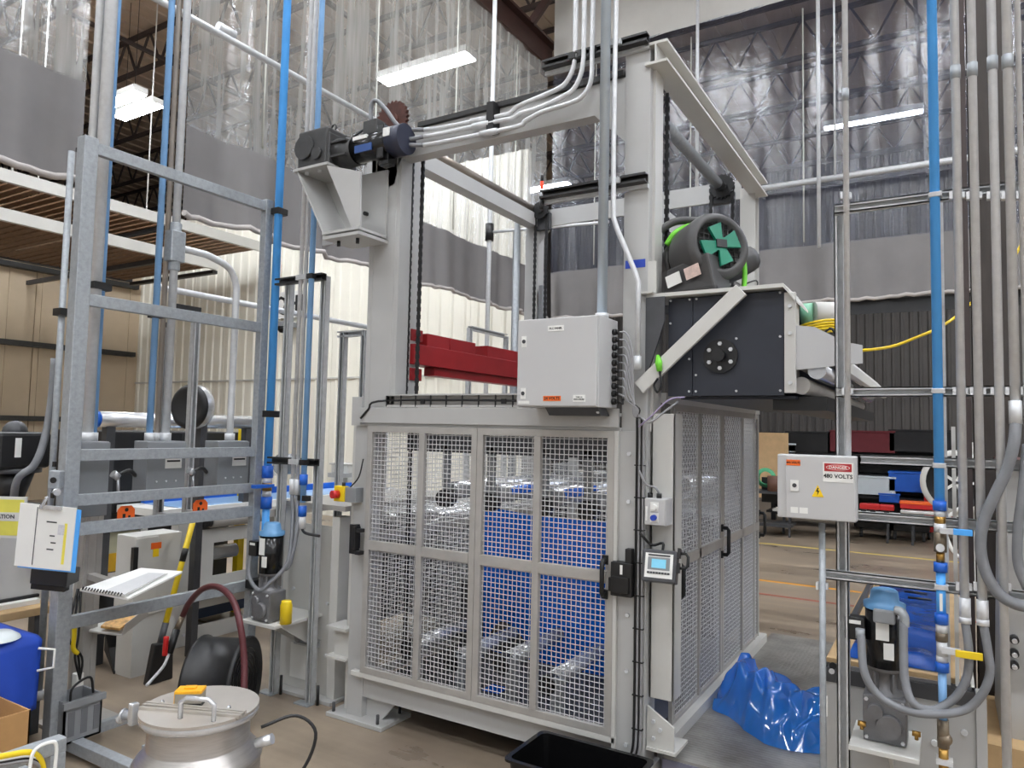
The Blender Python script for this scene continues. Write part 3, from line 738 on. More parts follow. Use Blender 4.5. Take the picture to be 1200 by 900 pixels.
box('warning_label', M('orange_label', (236, 108, 34), .5, var=.03), dr, -1.527, -1.44, cy0-.002, cy0, 1.726, 1.748); text('warning_text', '24 VOLTS', .018, (-1.4835, cy0-.0025, 1.737), X, Z, ink, dr)
box('rating_plate', white, dr, -1.38, -1.322, cy0-.002, cy0, 1.722, 1.752); text('rating_text', 'TYPE 12\nENCLOSURE', .009, (-1.351, cy0-.0025, 1.737), X, Z, ink, dr)
box('maker_plate', white, dr, cx0+.013, cx0+.07, cy0-.002, cy0, 1.713, 1.727)
MB().prism([(-1.55, 2.86, 1.70), (-1.29, 2.86, 1.70), (-1.29, 2.90, 1.665), (-1.55, 2.90, 1.665)], (0, .09, 0)).build('mounting_bracket', dgrey, cb)
cyl('bolt', emt, cb, (-1.30, 2.89, 1.68), (-1.30, 2.88, 1.68), .007, n=6)
g0 = MB().cyl((cx1, 2.965, 2.04), (cx1+.016, 2.965, 2.04), .014, n=8).cyl((cx1+.016, 2.965, 2.04), (cx1+.03, 2.965, 2.04), .010, n=8).build('cable_gland', black, cb)
for k in range(1, 10): inst(g0, cb, (0, 0, -k*.0345))
for k in range(10):
    z_ = 2.04-k*.0345; e = Vector((-1.155+random.random()*.02, 2.96, 1.66)); mt = black if k == 9 else MATS['grey_cable'] if 'grey_cable' in MATS else M('grey_cable', (150, 150, 152), .5)
    tube('cable', mt, cb, [(cx1+.03, 2.965, z_), (cx1+.07, 2.955-.004*k, z_-.012), (-1.17-.004*k, 2.95, max(1.74, z_-.1)), (-1.165+.003*k, 2.955, 1.70), e], .0045, 6, 5)
# cable bundle running down the jamb
bun = thing('cable_bundle', (-1.15, 2.98, .3), 'dark tied cable bundle running down beside the gate jamb', 'cable')
for k, (dx, mt) in enumerate(((0, black), (.012, MATS['grey_cable']), (.022, black), (.030, MATS['grey_cable']))):
    tube('cable', mt, bun, [(-1.15+dx, 2.965, 1.66), (-1.157+dx, 2.985, 1.5), (-1.160+dx, 2.99, 1.0), (-1.16+dx, 2.99, .4), (-1.165+dx, 2.985, .24), (-1.20+dx, 2.99, .19)], .0055, 6, 4)
tie = MB().box(-1.168, -1.12, 2.982, 2.998, 1.45, 1.455).build('tie', black, bun)
for k in range(1, 9): inst(tie, bun, (0, 0, -.14*k))
tube('loop_cable', MATS['grey_cable'], bun, [(-1.13, 2.96, 1.66), (-1.08, 2.93, 1.64), (-1.03, 2.95, 1.68), (-.98, 3.0, 1.73)], .005, 6, 5)
tube('loop_cable', M('violet_cable', (150, 140, 168), .5), bun, [(-1.14, 2.96, 1.62), (-1.08, 2.93, 1.66), (-1.0, 2.94, 1.735), (-.95, 3.0, 1.75)], .004, 6, 5)
# push button box
bx = thing('button_box', (-1.07, 3.0, 1.21), 'small grey push button box with white and blue buttons beside the gate', 'switch box')
box('body', grey2, bx, -1.115, -1.02, 2.975, 3.06, 1.20, 1.315, .004); box('cover', grey2, bx, -1.112, -1.023, 2.966, 2.975, 1.203, 1.312, .002)
for z_, mt, n1 in ((1.28, white, 'white_button'), (1.235, tapeb, 'blue_button')):
    box('legend_plate', white, bx, -1.087, -1.05, 2.9645, 2.966, z_-.02, z_+.02); cyl(n1, mt, bx, (-1.068, 2.966, z_), (-1.068, 2.945, z_), .012)
box('side_legend', white, bx, -1.108, -1.1, 2.9645, 2.966, 1.22, 1.28)
for xx in (-1.10, -1.06): cyl('cable_gland', black, bx, (xx, 3.0, 1.315), (xx, 3.0, 1.335), .012, n=8)
tube('cable', MATS['grey_cable'], bx, [(-1.06, 3.0, 1.335), (-1.07, 2.98, 1.36), (-1.11, 2.97, 1.375), (-1.14, 2.97, 1.43)], .005, 6, 5)
# operator panel
hp = thing('operator_panel', (-1.05, 2.9, .9), 'tilted dark grey operator terminal with lit screen on the machine jamb', 'control panel')
n_ = Vector((.12, -1, .28)).normalized(); r_ = Vector((1, .12, 0)).normalized(); u_ = r_.cross(n_)*-1
u_ = (Z-n_*Z.dot(n_)).normalized(); r_ = u_.cross(n_)*-1
if r_.x < 0: r_ = -r_
hc = A(772, 663, y=2.92)
MB().obox(hc-n_*.03, r_*.072, n_*.03, u_*.066).build('housing', dgrey, hp, .006)
MB().obox(hc+n_*.001, r_*.058, n_*.001, u_*.05).build('face_plate', white, hp)
MB().obox(hc+n_*.0025+u_*.008, r_*.046, n_*.001, u_*.026).build('bezel', mgrey, hp)
sc_ = MB().obox(hc+n_*.004+u_*.008-r_*.0, r_*.030, n_*.001, u_*.018).build('screen', screen, hp)
k0 = MB().obox(hc+n_*.003-u_*.030-r_*.042, r_*.005, n_*.002, u_*.004).build('key', dgrey, hp)
for k in range(1, 8): inst(k0, hp, r_*.012*k)
MB().obox(hc+n_*.003+u_*.042, r_*.046, n_*.001, u_*.0035).build('top_key_strip', dgrey, hp)
box('mounting_arm', dgrey, hp, -1.09, -1.03, 2.95, 3.06, hc.z-.05, hc.z+.03); tube('cable', black, hp, [hc-n_*.05+u_*.06, hc-n_*.05+u_*.10, hc-n_*.06+u_*.09-r_*.05, (-1.13, 2.96, hc.z+.12)], .006, 6, 4)
pull(hc+r_*.075-n_*.02+u_*.03, r_, u_, .06, hp, .006)
box('blue_tape_strip', tapeb, mach, -1.235, -1.14, 3.0185, 3.02, 2.335, 2.372)

# ---------------------------------------------------------------- conduits feeding the machine
q = A(708, 180, y=2.92)
t = thing('conduit_pipe', (q.x, q.y, 2.1), 'thick pale conduit dropping from the roof into the control cabinet', 'pipe')
cyl('pipe', M('pale_conduit', (186, 198, 208), .35, .5, var=.06), t, (q.x, 2.92, 2.098), (q.x, 2.92, 8.98), .0225); cyl('connector', emt, t, (q.x, 2.92, 2.098), (q.x, 2.92, 2.12), .03)
for z_ in (3.375, 2.73): box('clamp', strutm, t, q.x-.035, q.x+.035, 2.94, 2.97, z_-.015, z_+.015)
P = [A(722, 0, y=2.94)+Z*5.2, A(722, 0, y=2.94), A(719, 180, y=2.94), A(719, 255, y=2.94), A(723, 268, y=2.94), A(744, 318, y=2.96), A(748, 330, y=2.96), A(747, 420, y=2.96)]
P[0] = Vector((P[1].x, 2.94, 8.98))
t = thing('conduit_pipe', (P[-1].x, 2.96, P[-1].z), 'thin offset conduit bending beside the right machine column', 'pipe')
MB().tube(P, .0115, 10).build('pipe', emt, t); cyl('coupling', emt, t, P[-1]-Z*.05, P[-1]+Z*.01, .017)
for z_ in (3.375, 2.73): box('clamp', strutm, t, A(720, 150, y=2.94).x-.02, A(720, 150, y=2.94).x+.02, 2.95, 2.97, z_-.012, z_+.012)
RUNS = (((675, 0), (674, 67), (671, 82), (663, 97), (650, 106), (617, 120), (605, 126), (597, 133), (585, 136), (520, 149), (497, 152)),
        ((685, 0), (684, 67), (681, 86), (673, 103), (660, 113), (630, 127), (612, 132), (600, 139), (588, 141), (520, 156), (496, 160)),
        ((695, 0), (694, 67), (693, 92), (687, 107), (675, 118), (645, 128), (633, 132), (615, 142), (603, 149), (520, 166), (496, 170)))
for k, (run, lab) in enumerate(zip(RUNS, ('upper', 'middle', 'lower'))):
    P = [A(px, py, y=2.975-.01*k) for px, py in run]; P = [Vector((P[0].x, P[0].y, 8.98))]+P
    t = thing('conduit_pipe', P[-1], '%s of the three bent conduits clipped along the top front beam' % lab, 'pipe', None)
    MB().tube([P[0], P[1]]+spline(P[2:], 4), .0115, 8).build('pipe', emt, t)
    c = P[-3].lerp(P[-2], .35); d = (P[-1]-P[-3]).normalized(); cyl('coupling', emt, t, c-d*.05, c+d*.05, .0155)
    c0 = P[3]; box('clamp', black, t, c0.x-.018, c0.x+.018, 2.96, 2.99, 3.36, 3.39)
    e = P[-1]; ends = ((A(470, 150, y=2.93), A(452, 128, y=2.93), A(441, 118, y=2.93), A(435, 124, y=2.93), A(435, 145, y=2.93)), (A(480, 163, y=2.93), A(470, 160, y=2.95)), (A(482, 170, y=2.93), A(468, 168, y=2.96)))[k]
    tube('flex_tail', rubber, t, [e]+list(ends), .012, 8, 5)
tag(MB().box(-1.97, -1.93, 2.955, 3.02, 3.10, 3.25).build('conduit_clamp', black), 'black strut clamp holding three conduits on the front beam', 'clamp')

# ---------------------------------------------------------------- top gearmotor on its bracket
gm = thing('lift_gearmotor', (-2.9, 2.92, 3.05), 'dark grey gearmotor with black motor high on the left column', 'gearmotor')
box('gear_housing', castd, gm, -3.16, -2.93, 2.80, 3.02, 3.05, 3.27, .012)
MB().cyl((-3.10, 2.80, 3.17), (-3.10, 2.785, 3.17), .07, n=24).build('side_cover', castd, gm); MB().cyl((-3.0, 2.80, 3.12), (-3.0, 2.785, 3.12), .035, n=16).build('side_cover', castd, gm)
box('end_flange', castd, gm, -2.93, -2.91, 2.80, 3.02, 3.03, 3.23, .006)
MB().lathe([(.018, -.006), (.024, 0), (.018, .006)], (-2.98, 2.9, 3.30), Y, 14).build('lifting_eye', castd, gm)
cyl('adapter', castd, gm, (-2.91, 2.90, 3.13), (-2.79, 2.90, 3.13), .09, .075, n=24)
for s_ in (-1, 1): box('adapter_rib', castd, gm, -2.91, -2.80, 2.81, 2.99, 3.13+s_*.04-.006, 3.13+s_*.04+.006)
mt_ = cyl('motor', blackg, gm, (-2.80, 2.90, 3.13), (-2.52, 2.90, 3.13), .073, n=28)
cyl('fan_cover', M('motor_dark_blue', (40, 44, 62), .4, var=.1), gm, (-2.535, 2.90, 3.13), (-2.44, 2.90, 3.13), .082, n=28)
box('rating_plate', M('blue_plate', (44, 78, 140), .4, var=.04), gm, -2.74, -2.62, 2.822, 2.83, 3.08, 3.12); box('spec_label', white, gm, -2.76, -2.66, 2.826, 2.84, 3.155, 3.175); box('spec_label', white, gm, -2.53, -2.49, 2.812, 2.82, 3.13, 3.175)
box('terminal_box', castd, gm, -2.72, -2.62, 2.86, 2.94, 3.19, 3.27, .005); box('brake_box', blackg, gm, -2.60, -2.55, 2.84, 2.96, 3.03, 3.22, .006); box('drain_box', blackg, gm, -2.60, -2.53, 2.86, 2.92, 3.0, 3.06, .004)
br = thing('motor_bracket', (-2.9, 2.92, 2.65), 'light grey tapered steel bracket carrying the high gearmotor', 'bracket')
box('top_plate', grey, br, -3.17, -2.90, 2.78, 3.04, 3.035, 3.05)
MB().prism([(-2.915, 2.79, 3.035), (-2.67, 2.80, 2.96), (-2.66, 2.80, 2.66), (-2.72, 2.80, 2.665)], (0, .012, 0)).build('side_web', grey, br)
MB().prism([(-3.15, 2.79, 3.035), (-2.93, 2.79, 2.66), (-2.72, 2.79, 2.665), (-2.72, 3.02, 2.665), (-2.93, 3.02, 2.66), (-3.15, 3.02, 3.035)][:3]+[(-2.915, 2.79, 3.035)], (0, .004, 0)) if False else None
MB().add([(-3.15, 2.79, 3.035), (-2.93, 2.79, 2.66), (-2.93, 3.02, 2.66), (-3.15, 3.02, 3.035), (-3.14, 2.79, 3.035), (-2.92, 2.79, 2.66), (-2.92, 3.02, 2.66), (-3.14, 3.02, 3.035)],
         [(0, 1, 2, 3), (7, 6, 5, 4), (0, 4, 5, 1), (3, 2, 6, 7), (0, 3, 7, 4), (1, 5, 6, 2)]).build('sloped_web', grey, br)
box('back_plate', grey, br, -3.15, -2.66, 3.005, 3.018, 2.66, 3.035)
box('bottom_plate', grey, br, -2.93, -2.66, 2.79, 3.018, 2.645, 2.66); box('support_pad', grey, br, -2.92, -2.65, 2.785, 3.018, 2.615, 2.632)
for a_, b_ in ((-2.88, 2.69), (-2.80, 2.8)): cyl('bolt', black, br, (a_, 3.005, b_), (a_, 2.98, b_), .012, n=6)
for xx in (-2.86, -2.72): cyl('bolt', black, br, (xx, 2.85, 2.615), (xx, 2.85, 2.585), .01, n=6)
for xx in (-3.1, -3.0): cyl('bolt', emt, br, (xx, 2.82, 3.035), (xx, 2.82, 3.02), .012, n=6)

# ---------------------------------------------------------------- black dryer housing on the right, with brace
dy = thing('dryer_housing', (-.8, 4, 1.74), 'black panelled dryer housing with round bearing cover on the right column', 'housing')
zb, zt = 1.757, 2.195
box('body', blackpan, dy, -1.035, -.565, 3.06, 5.05, zb+.01, zt-.01)
b1 = box('front_panel', blackpan, dy, -.93, -.555, 3.045, 3.06, zb, zt-.01, .002); box('front_panel', blackpan, dy, -1.04, -.932, 3.045, 3.06, zb, zt-.01, .002)
s0 = cyl('screw', emt, dy, (-.915, 3.045, zb+.02), (-.915, 3.040, zb+.02), .005, n=8)
for dx, dz in ((.17, 0), (.345, 0), (.345, .22), (.345, .40), (.17, .22), (0, .22), (0, .07), (0, .40), (-.03, 0), (-.03, .14), (-.03, .40), (-.115, .30), (-.115, .40)): inst(s0, dy, (dx, 0, dz))
c = Vector((-.81, 3.045, 1.925)); cyl('bearing_flange', black, dy, c, c-Y*.012, .072, n=32); cyl('shaft_end', black, dy, c-Y*.012, c-Y*.05, .026, n=20)
for k in range(6): q = math.pi/6+math.pi/3*k; cyl('flange_bolt', emt, dy, c-Y*.012+X*.052*math.cos(q)+Z*.052*math.sin(q), c-Y*.02+X*.052*math.cos(q)+Z*.052*math.sin(q), .009, n=6)
MB().box(-1.125, -.55, 3.0, 3.35, zt-.004, zt+.012).build('shelf_plate', cream, dy)
MB().prism([(-.55, 3.0, zt+.012), (-.51, 3.02, zt-.05), (-.51, 3.02, zt-.06), (-.55, 3.0, zt-.004)], (0, .33, 0)).build('shelf_lip', cream, dy)
box('end_flange', cream, dy, -.553, -.51, 3.035, 3.06, zb+.01, zt-.02, .002); box('end_flange', cream, dy, -.535, -.523, 3.06, 3.2, zb+.02, zt-.05)
for z_ in (zb+.05, zb+.25, zb+.36): cyl('flange_bolt', emt, dy, (-.53, 3.035, z_), (-.53, 3.025, z_), .008, n=6)
# white bracket wing and long curved hood behind it
MB().prism([(-.51, 3.05, 1.86), (-.51, 3.05, 2.04), (-.44, 3.05, 2.03), (-.33, 3.05, 1.965), (-.27, 3.05, 1.95), (-.27, 3.05, 1.88)], (0, .012, 0)).build('wing_plate', grey2, dy)
hood = MB(); prof = [(-.53, 1.99), (-.47, 2.0), (-.415, 1.985), (-.375, 1.94), (-.36, 1.88), (-.375, 1.87), (-.43, 1.965), (-.53, 1.97)]
hood.prism([(a, 3.3, b) for a, b in prof], (0, 2.5, 0)); hood.build('hood', cream, dy)
for k, (xx, zz) in enumerate(((-.50, 1.90), (-.44, 1.86), (-.50, 1.80))): cyl('duct_roller', chrome if k == 1 else alu, dy, (xx, 3.1, zz), (xx, 5.4, zz), .035, n=16)
box('underside', black, dy, -.62, -.41, 3.15, 5.3, 1.70, 1.757); box('front_tray', blackpan, dy, -1.0, -.52, 3.1, 5.0, 1.745, 1.757)
# brace
bc = thing('brace_arm', (-1.1, 2.98, 1.77), 'diagonal light grey brace arm across the black dryer housing', 'brace')
MB().bar((-1.15, 2.985, 1.79), (-.71, 2.985, 2.19), .02, .062, up=(-.67, 0, .74)).build('flat_bar', cream, bc, .003)
MB().prism([(-1.125, 2.99, 1.82), (-1.125, 2.99, 2.19), (-1.04, 2.99, 2.19), (-1.04, 2.99, 2.08)], (0, .012, 0)).build('gusset', dgrey, bc)
tube('strap_tail', green, bc, [(-1.06, 2.97, 1.93), (-1.055, 2.965, 1.90), (-1.05, 2.965, 1.86)], [.008, .016, .012], 6, 0)
tube('cable', black, bc, [(-1.05, 2.965, 1.86), (-1.04, 2.96, 1.80), (-1.06, 2.97, 1.77), (-1.08, 2.98, 1.80), (-1.06, 2.97, 1.83)], .005, 6, 5)

# ---------------------------------------------------------------- air mover on the shelf
am = thing('air_mover', (-.85, 3.18, 2.21), 'charcoal snail blower with green grille strapped on the shelf', 'blower')
ax = Vector((.72, -.66, .12)).normalized(); c0 = Vector((-.845, 3.13, 2.395)); side = Z.cross(ax).normalized(); upv = ax.cross(side)
c1 = c0-ax*.17
MB().lathe([(0, -.02), (.085, -.02), (.12, 0), (.135, .03), (.135, .16), (.128, .18), (.112, .19), (.100, .188), (.096, .17), (.0, .165)], c1, ax, 36).build('drum', graph, am)
# square snail body sloping down to the left behind the drum
pts = []
for k in range(14):
    q = math.radians(-60+k*20); pts.append(c1-ax*.02+side*.125*math.cos(q)+upv*.125*math.sin(q))
pts += [c1-ax*.02-side*.12-upv*.17, c1-ax*.02+side*.06-upv*.19]
MB().prism(pts, -ax*.17).build('volute', graph, am, .01)
lo = Vector((-1.06, 3.10, 2.215))
MB().prism([lo, lo+Vector((.23, -.06, 0)), lo+Vector((.20, -.06, .14)), lo+Vector((.02, 0, .10))], (.03, .14, 0)).build('foot_box', graph, am, .01)
for dx, dz, mt in ((.05, .05, white), (.13, .07, M('pale_warning', (214, 190, 180), .6, var=.2, scale=60))):
    MB().obox(lo+Vector((dx+.01, -.018-dx*.26, dz)), (.030, -.008, .008), (.0005, .002, 0), (-.006, 0, .022)).build('label', mt, am)
# grille: black guard bars and the green cross
fc = c1+ax*.176
grl = MB()
for k in range(-4, 5):
    h = math.sqrt(max(0, .095**2-(k*.021)**2)); grl.tube([fc+upv*k*.021-side*h, fc+upv*k*.021+side*h], .0028, 5); grl.tube([fc+side*k*.021-upv*h, fc+side*k*.021+upv*h], .0028, 5)
grl.build('guard_grille', black, am)
P = []
for k in range(4):
    q = math.radians(20+90*k)
    for da, rr in ((-40, .03), (-24, .088), (24, .088), (40, .03)):
        P.append(fc+ax*.004+side*rr*math.cos(q+math.radians(da))*(1 if k % 2 == 0 else .8)+upv*rr*math.sin(q+math.radians(da)))
MB().prism(P, ax*.012).build('grille_cross', teal, am); MB().obox(fc+ax*.02, side*.022, upv*.016, ax*.003).build('badge', black, am)
# outlet nozzle
MB().tube(spline([c1+side*.06-ax*.02-upv*.03, c1+side*.16-upv*.01+Y*.02, c1+side*.25+upv*.04+Y*.04], 4), [.08, .075, .07, .066, .062, .06, .058, .056, .055], 12).build('nozzle', graph, am)
# handle
hp0 = c1-side*.09+upv*.10-ax*.08
tube('handle', graph, am, [c1-side*.135-ax*.06+upv*.0, c1-side*.15-ax*.03+upv*.10, c1-side*.08+upv*.16, c1+side*.02+upv*.158+ax*.03, c1+side*.05+upv*.13+ax*.05], .016, 8, 5)
tube('green_strap', green, am, [c1-side*.12-ax*.01+upv*.06, c1-side*.09+upv*.105+ax*.01, c1-side*.02+upv*.14+ax*.02, c1+side*.05+upv*.13+ax*.02], .012, 6, 5)
tube('green_strap', green, am, [c1+side*.135+upv*.03+ax*.12, c1+side*.14-upv*.06+ax*.13, c1+side*.13-upv*.15+ax*.13, c1+side*.125-upv*.19+ax*.12], .010, 6, 4)
tube('green_strap', green, am, [c1+side*.125-upv*.15+ax*.12, c1+side*.12-upv*.20+ax*.12, c1+side*.11-upv*.23+ax*.11], .013, 6, 4)
tube('cord', black, am, [c1+side*.135-upv*.13+ax*.12, c1+side*.18-upv*.115+ax*.14, c1+side*.18-upv*.14+ax*.14, c1+side*.135-upv*.15+ax*.12], .003, 6, 4)
am.scale = (1.14, 1.14, 1.14)
MB().box(-1.12, -1.06, 3.04, 3.05, 2.207, 2.34).box(-1.12, -1.06, 3.0, 3.06, 2.207, 2.215).build('angle_bracket', cream, am)

# yellow cord coil and small green-ended motor on the dryer
yc = thing('cord_coil', (-.44, 3.3, 2.0), 'coiled yellow cord lying on the dryer with a run leading to the right', 'cord')
for k in range(4): tube('coil_turn', yellow, yc, [Vector((-.47+.09*math.cos(a_*.7), 3.35+.06*math.sin(a_*.7), 2.045+.012*k+.012*math.sin(a_))) for a_ in range(10)], .0055, 6, 3)
P = [A(955, 410, y=3.4), A(1005, 411, y=3.5), A(1045, 406, y=3.7), A(1075, 395, y=3.8), A(1098, 385, y=3.9), A(1125, 367, y=4.1), A(1175, 318, y=4.3), A(1198, 285, y=4.4), Vector((.75, 4.5, 3.4)), Vector((.8, 4.5, 5.5)), Vector((.8, 4.5, 8.95))]
tube('run', yellow, yc, P, .007, 8, 6); tube('black_lead', black, yc, [A(935, 398, y=3.3), A(955, 400, y=3.3), A(972, 385, y=3.3), A(980, 392, y=3.3)], .006, 6, 5)
dm = thing('fan_motor', (-.5, 3.5, 2.1), 'small grey fan motor with green end behind the dryer flange', 'motor')
c = A(945, 368, y=3.5); cyl('body', cream, dm, c+X*.03, c+X*.12+Y*.05, .055, n=20); cyl('end_bell', M('pale_green', (132, 190, 160), .4), dm, c-X*.02, c+X*.03, .05, n=20); cyl('shaft', black, dm, c-X*.03, c-X*.02, .012)

# ---------------------------------------------------------------- platform and blue bag
pf = thing('tread_platform', (-.7, 4.2, 0), 'low tread plate platform beside the machine under the blue bag', 'platform')
MB().box(-1.072, -.30, 3.105, 5.40, .188, .2).build('deck_plate', tread, pf); box('front_fascia', purp, pf, -1.072, -.30, 3.10, 3.112, 0, .188); box('side_fascia', purp, pf, -.31, -.30, 3.112, 5.4, 0, .188); box('rear_fascia', purp, pf, -1.07, -.31, 5.388, 5.4, 0, .188)
box('toe_board', cream, pf, -1.072, -1.055, 3.2, 5.15, .2, .25)


from mathutils import noise as NZ


def bag(u, v, rn):
    # heap of film: blunt left end against the toe board, wide right part
    x = -1.04+.66*u
    yf = 3.74-.26*min(1, u*2.2)+.03*math.sin(u*8); yb = 4.12+.12*u+.03*math.sin(u*7+1)
    y = yf+(yb-yf)*v
    e = (min(1, 7*u+.45)*min(1, max(0, 4.*v))*min(1, 4*(1-v)))**.5
    fold = .06*math.sin(5.2*x-9*y+1.2)+.05*math.sin(11*x+6*y)
    peak = .14*math.exp(-((x+.93)**2/.010+(y-3.90)**2/.03))+.09*math.exp(-((x+.46)**2/.02+(y-3.75)**2/.05))
    z = .205+e*(.10+fold+rn.uniform(-.045, .055)+peak)
    return Vector((max(-1.05, x+rn.uniform(-.018, .018)), y+rn.uniform(-.02, .02)*e, max(.204, z)))


rb_ = random.Random(12); NU, NV = 15, 10
P_ = [[bag(i/NU, j/NV, rb_) for i in range(NU+1)] for j in range(NV+1)]
m = MB(); vs = [p for r in P_ for p in r]; fs = []
for j in range(NV):
    for i in range(NU):
        a, b, c, d = j*(NU+1)+i, j*(NU+1)+i+1, (j+1)*(NU+1)+i+1, (j+1)*(NU+1)+i
        fs += [(a, b, c), (a, c, d)] if (i*7+j*3) % 3 else [(a, b, d), (b, c, d)]
m.add(vs, fs, True)
b = m.build('blue_plastic_bag', bagm); tag(b, 'crumpled translucent blue plastic bag lying on the tread platform', 'bag')
at_ = b.data.attributes.new('crease_edge', 'FLOAT', 'EDGE')
for e_ in at_.data: e_.value = rb_.choice((0, 0, .35, .6, .85))
md = b.modifiers.new('soft', 'SUBSURF'); md.levels = 3; md.render_levels = 3

# ================================================================ LEFT PIPE FRAME
XF = -3.63
lf = thing('pipe_support_frame', (XF, 2.45, 0), 'galvanised square tube frame at left carrying pipes and junction boxes', 'frame')
box('post', galv, lf, -3.67, -3.60, 1.855, 1.925, 0, 3.0, .004); box('post', galv, lf, -3.655, -3.605, 2.965, 3.02, 0, 3.0, .004)
for z0, z1 in ((2.925, 2.985), (2.162, 2.222), (1.398, 1.455), (1.180, 1.236), (1.036, 1.098), (.594, .655), (.05, .10)):
    box('rail', galv, lf, -3.645, -3.61, 1.925, 2.965, z0, z1, .003)
box('floor_brace', galv, lf, -3.60, -2.95, 1.93, 1.985, .03, .085, .003); box('post_cap', black, lf, -3.69, -3.665, 1.86, 1.92, 2.93, 2.95); box('short_leg', galv, lf, -3.0, -2.95, 1.93, 1.985, 0, .2, .003)
for k, z_ in enumerate((1.37, 1.32, 1.27, 1.22)): box('slot_clip', black, lf, -3.70, -3.675, 1.845, 1.852, z_, z_+.025)

# junction boxes behind the third rail
for k, (pa, pb, z0, lab) in enumerate(((90, 128, 1.11, 'near grey junction box behind the left frame rails under a thick conduit'), (172, 217, 1.20, 'middle grey junction box with white label behind the left frame rails'), (255, 291, 1.20, 'far grey junction box with white label behind the left frame rails'))):
    ya, yb = A(pa, 550, x=-3.70).y, A(pb, 550, x=-3.70).y
    t = thing('junction_box', (-3.8, (ya+yb)/2, z0), lab, 'junction box')
    box('body', mgrey, t, -3.83, -3.71, ya, yb, z0, 1.49, .004); box('cover', mgrey, t, -3.71, -3.70, ya, yb, z0+.003, 1.485, .002)
    for i in range(3): cyl('screw', emt, t, (-3.70, ya+(yb-ya)*(.25+.25*i), z0+.07), (-3.695, ya+(yb-ya)*(.25+.25*i), z0+.07), .006, n=6)
    if k: box('label_plate', white, t, -3.70, -3.698, (ya+yb)/2-.01, (ya+yb)/2+.09, 1.34, 1.40); box('label_line', ink, t, -3.698, -3.6975, (ya+yb)/2, (ya+yb)/2+.08, 1.375, 1.385)
    if k:
        P = [(-3.8, ya, 1.30), (-3.78, ya-.05, 1.33), (-3.76, ya-.12, 1.31)]; tube('lever', castd, t, P, .011, 8, 4); cyl('knob', chrome, t, (-3.76, ya-.12, 1.30), (-3.76, ya-.15, 1.32), .02); tube('hook', chrome, t, [(-3.76, ya-.12, 1.30), (-3.75, ya-.12, 1.2)], .008)
# pipes rising from the frame
def riser(name, px, py, xx, z0, z1, r, mat, lab, cat='pipe', n=10, clamps=(), cl=black):
    q = A(px, py, x=xx); t = thing(name, (xx, q.y, z0), lab, cat); cyl('pipe', mat, t, (xx, q.y, z0), (xx, q.y, z1), r, n=n)
    for z_ in clamps: box('clamp', cl, t, xx-.03, xx+.045, q.y-.03, q.y+.03, z_-.018, z_+.018)
    cyl('lower_coupling', emt, t, (xx, q.y, z0), (xx, q.y, z0+.045), r*1.4, n=n)
    return t, q


riser('conduit_pipe', 116, 260, -3.80, 1.49, 8.98, .031, emt, 'thick conduit rising from the near junction box', n=14, clamps=(2.3,))
riser('air_line', 127, 200, -3.82, 1.49, 8.98, .017, bluep2, 'pale blue air line just right of the thick left conduit', clamps=(2.3,), cl=black)
riser('conduit_pipe', 103, 260, -3.86, 1.2, 8.98, .022, emt, 'slim grey pipe just left of the thick left conduit')
riser('conduit_pipe', 79, 260, -3.9, .2, 3.0, .016, galv, 'pale pipe standing left of the near frame post', clamps=(2.15,))
riser('air_line', 186, 300, -3.82, 1.49, 8.98, .018, bluep2, 'pale blue air line rising from the middle junction box', clamps=(2.2,))
riser('conduit_pipe', 197, 260, -3.84, 1.49, 8.98, .015, M('tan_conduit', (186, 178, 170), .4, .5), 'slim tan conduit between the blue line and the branch fitting')
t, q = riser('conduit_pipe', 203, 330, -3.80, 1.49, 8.98, .022, emt, 'conduit with a cast branch fitting and bent side arm')
zt_ = A(204, 289, x=-3.8).z
MB().box(-3.835, -3.765, q.y-.045, q.y+.045, zt_-.09, zt_+.09).cyl((-3.8, q.y, zt_-.14), (-3.8, q.y, zt_+.14), .032, n=12).build('branch_fitting', galv, t, .006)
e = A(277, 340, x=-3.8)
tube('side_arm', emt, t, [(-3.8, q.y+.04, zt_+.0), (-3.8, q.y+.15, zt_), (-3.8, e.y-.2, zt_-.005), (-3.8, e.y-.06, zt_-.05), (-3.8, e.y-.005, zt_-.15), (-3.8, e.y, zt_-.3), (-3.8, e.y, 1.49)], .021, 10, 5)
cyl('arm_connector', emt, t, (-3.8, e.y, 1.49), (-3.8, e.y, 1.535), .03)
# strut posts behind
for px, zt1, lab in ((193, 2.15, 'grey slotted strut post left of the black wheel'), (226, 2.27, 'grey slotted strut post crossing in front of the black wheel')):
    q = A(px, 450, x=-3.92); t = thing('strut_post', (-3.92, q.y, 0), lab, 'post'); strut(MB(), (-3.92, q.y, 1.03), (-3.92, q.y, zt1), (1, 0, 0)).build('channel', strutm, t); box('fixing_arm', strutm, t, -3.9, -3.645, q.y-.02, q.y+.02, 1.04, 1.075); box('top_arm', darkstrut, t, -3.94, -3.9, q.y-.16 if px > 200 else q.y-.02, q.y+.02, zt1, zt1+.03)
q1, q2 = A(230, 345, x=-4.4), A(420, 390, x=-4.4)
t = thing('conduit_run', (-4.4, q1.y, q1.z), 'horizontal conduit running behind the pipe frame towards the machine', 'pipe'); cyl('pipe', emt, t, (-4.4, q1.y-.3, q1.z), (-4.4, q2.y+.4, q1.z), .022); cyl('drop', emt, t, (-4.4, q2.y+.4, 0), (-4.4, q2.y+.4, q1.z), .022); cyl('elbow', emt, t, (-4.4, q2.y+.38, q1.z-.03), (-4.4, q2.y+.42, q1.z+.03), .035)
